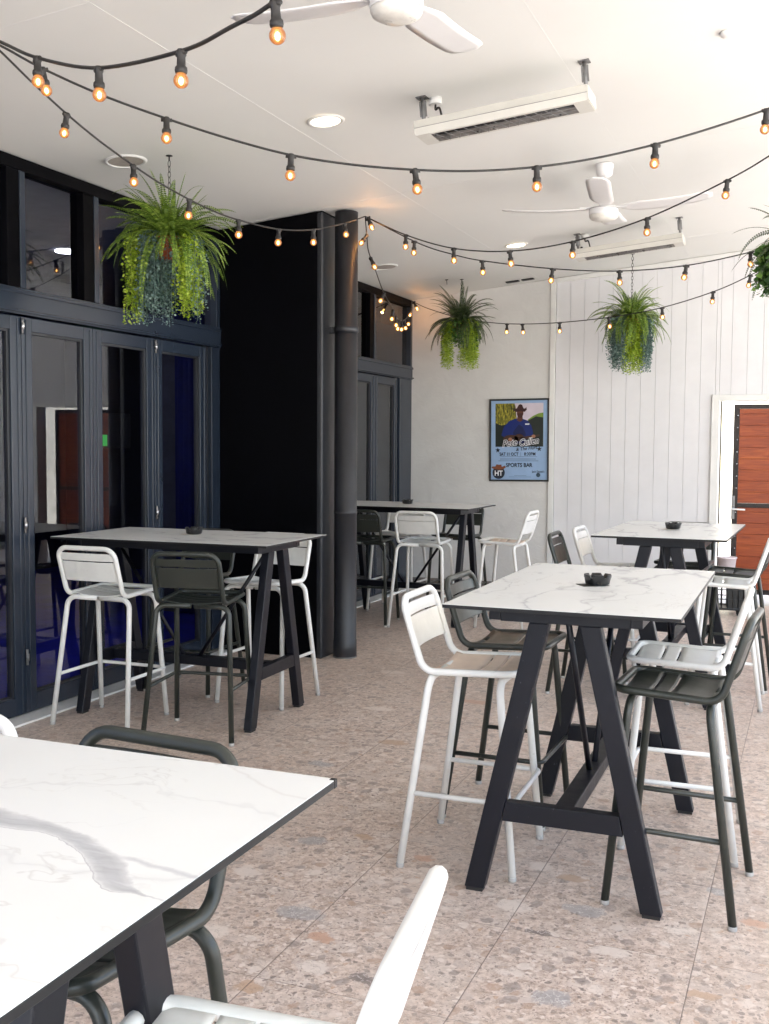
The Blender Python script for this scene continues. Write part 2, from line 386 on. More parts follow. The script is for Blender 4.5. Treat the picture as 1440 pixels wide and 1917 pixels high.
# ------------------------------------------------------------------ the setting
XW, YB, SL = -4.22, 11.3, .093
def ceil_z(x): return 3.216 + SL*(x+4.25)
g = MB().box(-60, 80, -60, 90, -.2, -.012).build('ground', concrete); struct(g)
fl = MB().box(-4.1, 3.2, -5.0, YB, -.15, 0).build('floor', floor_m); struct(fl)
# ceiling: a raked soffit with thin roof above
X0, X1, Y0, Y1 = -4.6, 4.0, -6.0, YB+.3
c = MB().hexa([(X0, Y0, ceil_z(X0)), (X1, Y0, ceil_z(X1)), (X1, Y1, ceil_z(X1)), (X0, Y1, ceil_z(X0))],
              [(X0, Y0, ceil_z(X0)+.25), (X1, Y0, ceil_z(X1)+.25), (X1, Y1, ceil_z(X1)+.25), (X0, Y1, ceil_z(X0)+.25)]).build('ceiling', ceil_m); struct(c)
cs = MB(); 
def strip(x0, y0, x1, y1, wd=.0032):
    d = Vector((x1-x0, y1-y0)).normalized(); n = Vector((-d.y, d.x))*wd/2
    q = [(x0-n.x, y0-n.y), (x1-n.x, y1-n.y), (x1+n.x, y1+n.y), (x0+n.x, y0+n.y)]
    cs.hexa([(a, b, ceil_z(a)-.0012) for a, b in q], [(a, b, ceil_z(a)+.001) for a, b in q])
for x in (-2.74, -1.21, .3): strip(x, -5.9, x, YB)
for y in (3.62, 7.08, 10.2): strip(-4.2, y, 3.9, y, .0035)
cover = cs.build('joint_strip', trim_white, c)

# threshold strip and step along the glass
MB().box(-4.235, -4.10, -2.25, 7.1, -.01, .012).build('threshold', trim_white); struct(bpy.data.objects['threshold'])
th = MB().box(-4.235, -4.10, 7.45, YB-.003, -.01, .012).build('threshold', trim_white); struct(th)

# plaster wall and board wall at the back
wt = thing('plaster_wall', 'rough white plastered wall behind the far table, carrying the framed poster', 'wall', (-3.4, YB, 0))
def wl(x): return x+3.4
MB().hexa([(wl(-4.6), 0, 0), (wl(-2.64), 0, 0), (wl(-2.64), .18, 0), (wl(-4.6), .18, 0)],
          [(wl(-4.6), 0, ceil_z(-4.6)-.003), (wl(-2.64), 0, ceil_z(-2.64)-.003), (wl(-2.64), .18, ceil_z(-2.64)-.003), (wl(-4.6), .18, ceil_z(-4.6)-.003)]).build('wall_face', wall_m, wt)
MB().box(wl(-4.2), wl(-2.62), -.012, 0.002, .0, .10).build('skirting', skirt_m, wt, .002)
bt = thing('board_wall', 'white wall of narrow vertical boards beside the doorway', 'wall', (-1.8, YB, 0))
DX0, DX1, DZ = -.895, .95, 2.06
b = MB(); x = -2.58
def board(x0, x1, z0, z1a, z1b):
    X0_, X1_ = x0+1.8, x1+1.8; e = .004
    for (a, bb, ya) in ((X0_, X1_, .006),):
        b.hexa([(a, ya, z0), (bb, ya, z0), (bb, .15, z0), (a, .15, z0)], [(a, ya, z1a), (bb, ya, z1b), (bb, .15, z1b), (a, .15, z1a)])
    a, bb = X0_+.0017, X1_-.0017
    b.hexa([(a, -.001, z0), (bb, -.001, z0), (bb+e*.4, .0058, z0), (a-e*.4, .0058, z0)], [(a, -.001, z1a), (bb, -.001, z1b), (bb+e*.4, .0058, z1b), (a-e*.4, .0058, z1a)])
while x < 1.95:
    x1 = x+.149; z0 = 0
    if x1 > DX0 and x < DX1: z0 = DZ+.006
    if x < DX0 < x1: board(x, DX0-.006, 0, ceil_z(x)-.003, ceil_z(DX0)-.003); board(DX0-.006, x1, DZ+.006, ceil_z(DX0)-.003, ceil_z(x1)-.003)
    elif x < DX1 < x1: board(x, DX1+.006, DZ+.006, ceil_z(x)-.003, ceil_z(DX1)-.003); board(DX1+.006, x1, 0, ceil_z(DX1)-.003, ceil_z(x1)-.003)
    else: board(x, x1, z0, ceil_z(x)-.003, ceil_z(x1)-.003)
    x = x1
b.build('boarding', board_m, bt)
MB().hexa([(-.84, -.022, 0), (-.785, -.022, 0), (-.785, .15, 0), (-.84, .15, 0)], [(-.84, -.022, ceil_z(-2.64)-.004), (-.785, -.022, ceil_z(-2.585)-.004), (-.785, .15, ceil_z(-2.585)-.004), (-.84, .15, ceil_z(-2.64)-.004)]).build('corner_batten', trim_white, bt, .003)
fr = MB(); d0, d1 = DX0+1.8, DX1+1.8
fr.box(d0-.075, d0, -.025, .16, 0, DZ+.06); fr.box(d1, d1+.075, -.025, .16, 0, DZ+.06); fr.box(d0-.003, d1+.003, -.024, .16, DZ, DZ+.059)
fr.build('door_frame', trim_white, bt, .003)
MB().box(d0-.001, d0+.010, .161, .20, 0, DZ).build('door_jamb', gate_steel, bt)
MB().hexa([(-.78, -.03, ceil_z(-2.58)-.05), (3.3, -.03, ceil_z(1.5)-.05), (3.3, 0, ceil_z(1.5)-.05), (-.78, 0, ceil_z(-2.58)-.05)],
          [(-.78, -.03, ceil_z(-2.58)-.005), (3.3, -.03, ceil_z(1.5)-.005), (3.3, 0, ceil_z(1.5)-.005), (-.78, 0, ceil_z(-2.58)-.005)]).build('cornice', trim_white, bt)

# timber gate beyond the doorway
gt = thing('timber_gate', 'red-brown horizontal timber gate in a dark riveted steel frame', 'gate', (-.775, YB+.30, .07), radians(2))
m = MB(); GW, GH = 1.74, 1.965
m.box(0, .055, 0, .04, 0, GH); m.box(GW-.055, GW, 0, .04, 0, GH); m.box(.055, GW-.055, .002, .038, 0, .05); m.box(.055, GW-.055, .002, .038, GH-.045, GH); m.box(.055, GW-.055, -.003, .038, .90, .945)
m.build('gate_frame', gate_steel, gt, .002)
def boards(z0, z1):
    mm = MB(); z = z0
    while z < z1-.01:
        mm.box(.0555, GW-.0555, .012, .03, z+.001, min(z+.1145, z1)-.0005); z += .115
    mm.box(.0555, GW-.0555, .0302, .034, z0+.0005, z1-.0005)
    mm.build('timber_panel', wood, gt, .002)
boards(.0505, .8995); boards(.9455, GH-.0455)
for k in range(15):
    if .86 < .10+k*.125 < .98: continue
    mm = MB(); mm.lathe([(.007, 0), (.006, .004), (.002, .006)], 8, Matrix.Translation((.04, -.001, .10+k*.125)) @ Matrix.Rotation(pi/2, 4, 'X')); mm.build('rivet', chrome, gt)
mm = MB(); mm.box(-.005, .03, -.012, -.0005, .78, 1.02); mm.build('lock_plate', steel_dull, gt, .002)
mm = MB(); mm.tube(fillet([(.012, -.010, .885), (.012, -.055, .885), (.135, -.055, .88)], .012), .009); mm.build('handle', trim_white, gt)

# bright yard beyond
yw = thing('yard_wall', 'sunlit cream yard wall glimpsed through the doorway gap', 'wall', (0, 14.2, 0))
MB().box(-4, 4.5, 0, .2, 0, 2.6).build('wall_face', simple('cream_render', (.80, .78, .70), .8), yw)
mm = MB(); 
for xx in (-1.10,): mm.box(xx, xx+.03, -.05, -.001, .3, 2.3)
mm.build('downpipe', simple('yellow_paint', (.74, .68, .42), .6), yw)
mm = MB(); mm.box(-1.145, -1.135, -.04, -.001, .3, 2.3); mm.build('conduit', iron, yw)

# ------------------------------------------------------------------ dark column and downpipe
cb = thing('column', 'tall wide black boxed column projecting from the glass front', 'column', (-3.36, 7.12, 0))
MB().hexa([(-1.0, 0, 0), (0, 0, 0), (0, .36, 0), (-1.0, .36, 0)], [(-1.0, 0, ceil_z(-4.36)-.004), (0, 0, ceil_z(-3.36)-.004), (0, .36, ceil_z(-3.36)-.004), (-1.0, .36, ceil_z(-4.36)-.004)]).build('casing', black_box, cb, .012)
m = MB(); m.box(-.045, .003, -.003, .33, 0, ceil_z(-3.40)-.012); m.build('corner_trim', black_paint, cb, .012)
pt = thing('downpipe', 'round charcoal downpipe standing from floor to ceiling beside the black column', 'pipe', (-3.235, 7.27, 0))
zc = ceil_z(-3.235)
m = MB(); m.lathe([(.086, 0), (.088, .003), (.088, .07), (.0885, .075), (.0885, .083), (.088, .087), (.088, .13), (.085, .135), (.085, 1.08), (.0885, 1.083), (.0885, 1.10), (.085, 1.103), (.085, zc-.012)], 40); m.build('pipe_body', black_paint, pt)
for z in (2.42,):
    m = MB(); m.lathe([(.0855, z), (.092, z+.002), (.092, z+.045), (.0855, z+.047)], 40, None, False, False); m.box(-.122, -.085, -.03, .03, z, z+.045); m.build('bracket', black_paint, pt)
m = MB(); m.lathe([(.0875, 0), (.091, .001), (.091, .009), (.0875, .010)], 40, None, False, False); m.build('base_ring', steel_dull, pt)

# ------------------------------------------------------------------ glazed walls
def glazed_wall(label, y0, y1, joints, mull, gl, hinges=()):
    r = thing('glazed_wall', label, 'glass wall', (XW, y0, 0))
    def B(name, boxes, mat=frame_blue, par=r, bevel=.003):
        mm = MB()
        for bx in boxes: mm.box(bx[0], bx[1], bx[2]-y0, bx[3]-y0, bx[4], bx[5])
        return mm.build(name, mat, par, bevel)
    B('transom_beam', [(-.10, .012, y0, y1, 2.325, 2.475), (-.02, .030, y0, y1, 2.335, 2.35), (-.02, .022, y0, y1, 2.44, 2.462)])
    B('head_frame', [(-.10, .005, y0, y1, 3.135, 3.207)], black_box)
    # transom lights
    ed = [y0]+list(mull)+[y1]
    for y in mull:
        B('transom_mullion', [(-.10, .004, y-.085, y+.015, 2.476, 3.134)], black_box); B('transom_mullion', [(-.06, .010, y+.0155, y+.06, 2.476, 3.134)])
    B('transom_mullion', [(-.1, .006, y1-.05, y1, 2.476, 3.134)])
    for a, b_ in zip(ed[:-1], ed[1:]):
        a2 = a+(.061 if a != y0 else 0); b2 = b_-(.086 if b_ != y1 else .051)
        B('transom_pane', [(-.052, -.046, a2, b2, 2.476, 3.134)], gl, r, 0)
    # door leaves
    for i, (a, b_) in enumerate(zip(joints[:-1], joints[1:])):
        a += .0025; b_ -= .0025; sw = .088
        lf = B('door_leaf', [(-.055, .0, a, a+sw, .02, 2.315), (-.055, .0, b_-sw, b_, .02, 2.315), (-.0545, -.0005, a+sw, b_-sw, 2.235, 2.3145), (-.0545, -.0005, a+sw, b_-sw, .0205, .125),
                             (-.02, .006, a+.03, a+.036, .03, 2.30), (-.02, .006, b_-.036, b_-.03, .03, 2.30)])
        B('glazing_bead', [(-.045, -.012, a+sw, a+sw+.012, .125, 2.235), (-.045, -.012, b_-sw-.02, b_-sw, .125, 2.235), (-.045, -.012, a+sw+.012, b_-sw-.02, 2.223, 2.235), (-.045, -.012, a+sw+.012, b_-sw-.02, .125, .137)], black_paint, lf, 0)
        B('glass', [(-.032, -.026, a+sw+.012, b_-sw-.02, .137, 2.223)], gl, lf, 0)
        if i in hinges:
            for z in (.35, 1.12, 2.26):
                mm = MB(); mm.tube([(.010, b_-y0+.002, z-.045), (.010, b_-y0+.002, z+.045)], .008); mm.tube([(.014, b_-y0+.002, z-.02), (.014, b_-y0+.002, z+.02)], .010); mm.build('hinge', chrome if z > .5 else steel_dull, lf)
    j = joints[-1]
    B('jamb', [(-.1, -.03, j+.003, j+.07, 0, 2.324)], black_paint); B('jamb', [(-.1, .002, j+.0705, y1, 0, 2.324)])
    return r
J1 = [-2.25, -1.6, -.95, -.3, .35, 1.0, 1.65, 2.30, 2.95, 3.60, 4.255, 4.92, 5.575, 6.25, 6.925]
glazed_wall('dark blue-grey folding glass doors with transom windows behind the near table', -2.25, 7.115, J1, [-1.2, .0, 1.2, 2.35, 3.6, 4.90, 5.575], glass, (8, 10, 12))
glazed_wall('short run of grey folding glass doors past the black column', 7.49, YB-.002, [7.6, 8.25, 8.90, 9.55, 10.21, 10.86], [8.9, 10.16], glass_grey, (0, 2))
# interior behind the glass
ir = thing('interior_room', 'dark bar interior with blue carpet seen dimly through the glass doors', 'room', (-6, 6, 0))
navy = simple('navy_wall', (.010, .011, .03), .7); blue_c = simple('blue_carpet', (.010, .012, .36), .9, vs=4, var=.15)
m = MB(); m.box(-3.0, 1.68, -5, 5.3, -.01, .006); m.build('carpet', blue_c, ir)
m = MB(); m.box(-3.1, -3.0, -5, 5.3, 0, 3.2); m.box(-3.0, 1.66, 5.3, 5.4, 0, 3.2); m.box(-3.0, 1.66, -5.1, -5, 0, 3.2); m.build('room_wall', navy, ir)
m = MB(); m.box(-3.0, 1.66, -5, 5.3, 3.16, 3.2); m.build('room_ceiling', simple('grey_tile_ceiling', (.10, .10, .11), .8), ir)
m = MB(); n = 24
pts = [[(.50+i*.018, 2.47+.03*sin(i*1.9), z) for i in range(n)] for z in (.02, 2.9)]
m.slab(pts, lambda p: (p[0], p[1]+.01, p[2])); m.build('curtain', simple('royal_blue_curtain', (.003, .009, .14), .8), ir)
m = MB(); m.box(.2, 1.66, 2.55, 5.3, 0, 2.9); m.build('partition', simple('grey_partition', (.09, .09, .11), .8), ir)
for k, (lx, ly) in enumerate([(.45, -.6), (.3, 1.2), (.5, -2.4)]):  # unseen fill lamps, added to light the blue carpet and curtain
    d = MB(); d.lathe([(.09, 3.150), (.09, 3.158)], 20, Matrix.Translation((lx, ly, 0))); d.build('added_fill_lamp', emis('added_fill_glow', (1, .92, .8), 9) if k == 0 else MAT['added_fill_glow'], ir)
sc = thing('wall_screen', 'small screen glowing green inside the bar behind the glass doors', 'screen', (-5.9, 8.0, 1.57))
MB().box(-.03, 0, -.34, .34, -.02, .30).build('screen_case', iron, sc)
MB().box(.0005, .003, -.30, -.02, 0, .10).build('lit_picture', emis('green_screen', (.05, .8, .12), .09), sc)

# ------------------------------------------------------------------ stools
HW = .187
glide_m = simple('pale_glide', (.42, .41, .39), .5)
def make_stool(kind, seat_mat=None, label='', group=''):
    M_ = white_paint if kind == 'white' else dark_paint; sm_ = seat_mat or M_
    r = thing('bar_stool', label, 'bar stool', (0, 0, 0), 0, group)
    loop = [(-.238, HW, 1.016), (-.238, -HW, 1.016), (-.150, -HW, .742), (.207, -HW, .757), (.207, HW, .757), (-.150, HW, .742)]
    path = fillet(loop, [.062, .062, .062, .05, .05, .062], 7, True)
    MB().tube(path, .0138, 10, True).build('frame', M_, r)
    # backrest: upper narrow slat and lower wide slat, bowed backwards
    def bx(z, y): return -.150-(z-.742)/.28*.088-.014*(1-(y/HW)**2)
    m = MB()
    for z0, z1 in ((.945, .988), (.828, .939)):
        rows = [[(bx(z, y)+.003, y, z) for y in [(-1+2*i/14)*(HW-.006) for i in range(15)]] for z in (z0, z0+.003, (z0+z1)/2, z1-.003, z1)]
        m.slab(rows, lambda p: (p[0]-.005, p[1], p[2]))
    m.build('backrest', M_, r)
    # seat: three slats, dished between the rails
    m = MB()
    for a, b_ in ((-.128, .030), (.037, .093), (.100, .198)):
        xs = [a+(b_-a)*i/6 for i in range(7)]
        rows = []
        for xx in xs:
            zr = .742+(xx+.15)/.357*.015+.006; roll_ = -.010*max(0, (xx-.16)/.04)**2
            bk = .010*max(0, (-.09-xx)/.04)**2
            rows.append([(xx, y, zr-.020*(1-(y/HW)**2)+roll_+bk) for y in [(-1+2*i/14)*(HW-.004) for i in range(15)]])
        m.slab(rows, .004)
    m.build('seat', sm_, r)
    # legs: splayed, bending in under the seat rails
    for sx, yt, yf, xt, xf in ((-1, .205, .250, -.118, -.215), (1, .200, .228, .150, .215)):
        for s in (1, -1):
            p = fillet([(xt, s*.01, .724), (xt, s*yt, .724), (xf, s*yf, .014)], [0, .055, 0], 8)
            lg = MB().tube(p, .0145, 12).build('leg', M_, r)
            cp = MB(); cp.lathe([(.0135, 0), (.0155, .003), (.0155, .016), (.0148, .017)], 12, Matrix.Translation((xf, s*yf, 0))); cp.build('foot_cap', glide_m, lg)
    def lx(x0, x1, z): return x0+(x1-x0)*(z/.724)
    zr = .285; yr = .250-(.045)*(zr/.724); yf = .228-.028*(zr/.724); xr = lx(-.215, -.118, zr); xf = lx(.215, .150, zr)
    p = fillet([(xr, yr, zr), (xf+.022, yf+.014, zr), (xf+.022, -yf-.014, zr), (xr, -yr, zr)], [0, .03, .03, 0], 6)
    MB().tube(p, .0098, 10).build('footrest', M_, r)
    return r
protos = {}
def stool(kind, x, y, ang, label, seat=None, group='bar stools at the high tables'):
    key = (kind, seat)
    if key not in protos:
        protos[key] = make_stool(kind, {None: None, 'beige': beige_seat, 'brown': brown_reflection_seat}[seat]); o = protos[key]
    else: o = copy_tree(protos[key])
    o.location = (x, y, 0); o.rotation_euler = (0, 0, radians(ang)); o['label'] = label; o['group'] = group
    return o
# table A (right, nearer)
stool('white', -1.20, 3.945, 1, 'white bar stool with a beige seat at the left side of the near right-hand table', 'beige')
stool('dark', -1.215, 4.505, -1, 'dark stool with a brown reflection on its seat, behind the beige-seated white stool', 'brown')
stool('dark', -.405, 3.875, 177, 'dark olive bar stool nearest the camera on the right, two slots in its seat')
stool('white', -.455, 4.43, 181, 'white bar stool directly behind the dark olive stool on the right')
# table B (left)
stool('white', -3.72, 5.055, 91, 'white bar stool turned away, in front of the glass doors at the left table')
stool('dark', -3.10, 5.015, 101, 'dark grey bar stool turned away, centre front of the left table')
stool('white', -3.145, 5.86, 268, 'white bar stool facing us behind the right end of the left table')
stool('dark', -3.73, 5.95, 271, 'dark bar stool mostly hidden behind the left table, facing us')
# table C (far left)
stool('white', -3.17, 8.825, 91, 'white bar stool turned away in front of the far left table beside the downpipe')
stool('dark', -3.70, 8.80, 93, 'dark bar stool half hidden by the charcoal downpipe')
stool('white', -3.72, 9.62, 268, 'white bar stool facing us behind the far table, next to the downpipe')
stool('dark', -3.12, 9.62, 270, 'dark bar stool facing us behind the far table')
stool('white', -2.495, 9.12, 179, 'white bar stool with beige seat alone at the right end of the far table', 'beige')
# table D (far right)
stool('dark', -1.34, 6.95, 1, 'dark bar stool whose back shows left of the far right table')
stool('white', -1.29, 7.50, -1, 'white bar stool partly under the left edge of the far right table')
stool('white', -.475, 6.98, 181, 'white bar stool at the right edge by the red timber gate')
stool('dark', -.455, 7.53, 178, 'dark bar stool behind the white one near the red timber gate')
stool('dark', -.86, 8.08, 270, 'dark bar stool at the far end of the far right table')
# table E (foreground)
stool('dark', -1.195, 1.51, 265, 'dark green bar stool tucked behind the foreground tabletop')
stool('white', -1.708, 1.505, 270, 'white bar stool whose back just peeks over the foreground table at the left edge')
stool('white', -.672, 1.165, 188, 'white bar stool cut off by the bottom edge of the picture')

# ------------------------------------------------------------------ tables
TL, TW = 1.41, .80
def make_table():
    r = thing('high_table', '', 'bar table', (0, 0, 0), 0, 'marble-topped high tables')
    sl_ = MB().box(-TL/2, TL/2, -TW/2, TW/2, 1.0365, 1.0485).build('tabletop', slab_edge, r, .001)
    MB().box(-TL/2+.0012, TL/2-.0012, -TW/2+.0012, TW/2-.0012, 1.0486, 1.0500).build('laminate_face', marble_m, sl_)
    ix = TL/2-.147; m = MB()
    for s in (-1, 1): m.box(-ix-.03, ix+.03, s*.245-.02, s*.245+.02, .988, 1.036)
    for s in (-1, 1): m.box(s*ix-.028, s*ix+.028, -.2245, .2245, .985, 1.034)
    m.build('underframe', table_steel, r, .002)
    hw, d = .036, .024
    for s in (-1, 1):
        for t in (-1, 1):
            yb, yt = t*.311, t*.088; m = MB()
            m.hexa([(s*ix-d, yb-hw, .012), (s*ix+d, yb-hw, .012), (s*ix+d, yb+hw, .012), (s*ix-d, yb+hw, .012)],
                   [(s*ix-d, yt-hw, .9845), (s*ix+d, yt-hw, .9845), (s*ix+d, yt+hw, .9845), (s*ix-d, yt+hw, .9845)])
            lg = m.build('leg', table_steel, r, .004)
            MB().box(s*ix-.02, s*ix+.02, yb-.030, yb+.030, 0, .0118).build('foot_pad', rubber, lg)
        yi = .311-(.311-.088)*(.305/.97)-hw
        MB().hexa([(s*ix-.0225, -yi-.007, .270), (s*ix+.0225, -yi-.007, .270), (s*ix+.0225, yi+.007, .270), (s*ix-.0225, yi+.007, .270)],
                  [(s*ix-.0225, -yi+.007, .340), (s*ix+.0225, -yi+.007, .340), (s*ix+.0225, yi-.007, .340), (s*ix-.0225, yi-.007, .340)]).build('crossbar', table_steel, r, .003)
    MB().box(-ix+.0235, ix-.0235, -.034, .034, .278, .333).build('stretcher', table_steel, r, .003)
    for s in (-1, 1): MB().tube([(s*.055, 0, .330), (s*(ix-.045), 0, .990)], .0115, 10).build('brace', table_steel, r)
    return r
tb = make_table()
def table(first, x, y, ang, label, z=0):
    o = tb if first else copy_tree(tb)
    o.location = (x, y, z); o.rotation_euler = (0, 0, radians(ang)); o['label'] = label; return o
tA = table(1, -.781, 4.171, 90.5, 'marble-topped high table at centre right, its ashtray on a dark coaster')
tB = table(0, -3.428, 5.445, 1.0, 'marble-topped high table on the left by the folding glass doors')
m = MB()
tC = table(0, -3.435, 9.16, -1.0, 'marble-topped high table at the back left past the downpipe')
tD = table(0, -.845, 7.234, 89, 'marble-topped high table at the back right near the timber gate')
tE = table(0, -1.412, 1.160, .4, 'foreground marble-topped table with a broad grey vein, cut off at the left')
for ch in tE.children:
    if ch.name.split('.')[0] in ('leg', 'crossbar', 'stretcher', 'brace', 'underframe'): ch.scale.x = .925
    if ch.name.startswith('tabletop'):
        for lf in ch.children:
            lf.data = lf.data.copy(); lf.data.materials[0] = marble_big
        MB().box(TL/2-.010, TL/2+.0008, TW/2-.010, TW/2+.0008, 1.0360, 1.0506).build('corner_cap', slab_edge, ch, .001)

def ashtray(x, y, z, label, rot=0, card=card_w):
    r = thing('ashtray', label, 'ashtray', (x, y, z+.0016), rot, 'ashtrays on the tables')
    m = MB(); n = 48; prof = [(.030, 0), (.034, .0), (.047, .006), (.052, .030)]
    m.lathe(prof, n, None, True, False); b0 = len(m.v)-n
    top = []; inn = []
    for k in range(n):
        h = .042 if (k % 8) not in (0, 1) else .031
        a = 2*pi*k/n; top.append((.0535*cos(a), .0535*sin(a), h)); inn.append((.047*cos(a), .047*sin(a), h))
    flr = [(.036*cos(2*pi*k/n), .036*sin(2*pi*k/n), .010) for k in range(n)]
    b1 = len(m.v); m.v += top+inn+flr
    for k in range(n):
        l = (k+1) % n
        m.f += [(b0+k, b0+l, b1+l, b1+k), (b1+k, b1+l, b1+n+l, b1+n+k), (b1+n+k, b1+n+l, b1+2*n+l, b1+2*n+k)]; m.sm += [False, False, True]
    m.f.append(tuple(b1+2*n+k for k in range(n))); m.sm.append(False)
    m.build('bowl', ashtray_m, r)
    cs_ = MB().box(-.055, .055, -.04, .04, 0, .0013).build('coaster', card, None, 0, (x-.018, y-.004, z+.0002)); cs_.rotation_euler = (0, 0, rot+.4)
    return r, cs_
T_ = 1.05
_, q = ashtray(-.775, 4.185, T_, 'black notched ashtray on the right-hand near marble table', .2, card_m); tag(q, 'dark square coaster under the ashtray on the right-hand near table', 'coaster', 'coasters')
_, q = ashtray(-3.455, 5.52, T_, 'black notched ashtray on the left marble table by the glass doors', .5); tag(q, 'pale coaster under the ashtray on the left table', 'coaster', 'coasters')
_, q = ashtray(-3.475, 9.22, T_, 'black notched ashtray on the far left table beyond the downpipe', .1); tag(q, 'pale coaster under the ashtray on the far left table', 'coaster', 'coasters')
_, q = ashtray(-.85, 7.25, T_, 'black notched ashtray on the far right table near the gate', .9); tag(q, 'pale coaster under the ashtray on the far right table', 'coaster', 'coasters')

# ------------------------------------------------------------------ tub and crate near the gate
kr = thing('wire_crate', 'black wire crate trolley on castors standing before the timber gate', 'crate', (-.78, 10.62, 0), .1)
m = MB(); W_, D_, H_ = .20, .15, .42
for z in (.07, .16, .25, .34, .42): m.tube([(-W_, -D_, z), (W_, -D_, z), (W_, D_, z), (-W_, D_, z)], .009 if z in (.07, .42) else .005, 6, True)
for i in range(9):
    xx = -W_+2*W_*i/8
    for yy in (-D_, D_): m.tube([(xx, yy, .07), (xx, yy, .42)], .005, 6)
for i in range(1, 6):
    yy = -D_+2*D_*i/6
    for xx in (-W_, W_): m.tube([(xx, yy, .07), (xx, yy, .42)], .005, 6)
m.build('wire_basket', iron, kr)
MB().box(-W_, W_, -D_, D_, .055, .068).box(-W_+.02, -.06, -D_+.01, D_-.01, .07, .36).box(.05, W_-.01, -D_+.01, D_-.01, .07, .38).build('panel', iron, kr, .003)
for a in (-1, 1):
    for b_ in (-1, 1):
        m = MB(); m.lathe([(.008, -.010), (.028, -.010), (.028, .010), (.008, .010)], 16, Matrix.Translation((a*.16, b_*.11, .028)) @ Matrix.Rotation(pi/2, 4, 'X')); m.build('castor', rubber, kr)
tb_ = thing('plastic_tub', 'pale pink plastic tub standing on the black wire crate', 'tub', (-.74, 10.62, .431))
m = MB(); m.lathe([(.070, 0), (.075, .004), (.088, .105), (.094, .106), (.094, .116), (.088, .118), (.084, .116), (.072, .01)], 28); m.build('tub_body', tub_m, tb_)
for k, (ox, oy) in enumerate([(-.135, -.02), (-.155, .05)]):
    o = MB().lathe([(.016, 0), (.02, .004), (.021, .05), (.017, .055), (.015, .05)], 16).build('jar', ashtray_m, None, 0, (-.74+ox, 10.62+oy, .431)); tag(o, ('small dark jar beside the pale tub, nearer the front' if k == 0 else 'small dark jar beside the pale tub, further back'), 'jar', 'jars on the crate')

# ------------------------------------------------------------------ ceiling things (all follow the rake)
TILT = -atan(SL)
def ceiling_thing(name, label, cat, x, y, group=None):
    r = thing(name, label, cat, (x, y, ceil_z(x)), 0, group); r.rotation_euler = (0, TILT, 0); return r
dlm = emis('downlight_lens', (1, .84, .60), 1.2)
for x, y, lb in ((-2.545, 5.43, 'lit round downlight in the ceiling left of the nearer heater'), (-2.51, 9.35, 'lit round downlight in the ceiling further back, left of the far heater')):
    r = ceiling_thing('downlight', lb, 'downlight', x, y, 'ceiling downlights')
    MB().lathe([(.082, -.004), (.086, -.009), (.100, -.009), (.106, -.002)], 40, None, False, False).build('trim_ring', trim_white, r)
    MB().lathe([(.082, -.0045), (.05, -.003)], 32, None, False, True).build('lens', dlm, r)
for x, y, lb in ((-3.81, 5.36, 'round flush ceiling speaker above the large left fern'), (-3.775, 9.36, 'round flush ceiling speaker beyond the black column')):
    r = ceiling_thing('ceiling_speaker', lb, 'speaker', x, y, 'ceiling speakers')
    MB().lathe([(.103, -.004), (.106, -.010), (.118, -.010), (.126, -.001)], 40, None, False, False).build('rim', trim_white, r)
    MB().lathe([(.104, -.004), (.06, -.006)], 32, None, False, True).build('grille', mesh_grey, r)
for i, (x0, x1) in enumerate(((-3.075, -2.935), (-2.905, -2.775))):
    r = ceiling_thing('ceiling_vent', ('narrow black ceiling slot vent nearer the plaster wall corner' if i == 0 else 'narrow black ceiling slot vent, the right one of the pair'), 'vent', (x0+x1)/2, 11.07, 'slot vents')
    h = (x1-x0)/2; MB().box(-h, h, -.03, .03, -.014, -.002).build('slot_plate', iron, r, .003); MB().box(-h+.012, h-.012, -.006, .006, -.017, -.0145).build('slot', rubber, r)
r = ceiling_thing('smoke_detector', 'small white smoke detector on the ceiling at top right', 'smoke detector', -.44, 5.44)
MB().lathe([(.036, 0), (.036, -.010), (.029, -.022), (.012, -.026)], 28).build('detector_body', trim_white, r)
hk = ceiling_thing('ceiling_hook', 'bare black hook in the ceiling left of the small far fern', 'hook', -3.53, 10.45)
MB().lathe([(.018, 0), (.018, -.004), (.003, -.006), (.003, -.05)], 12).build('hook_plate', iron, hk)

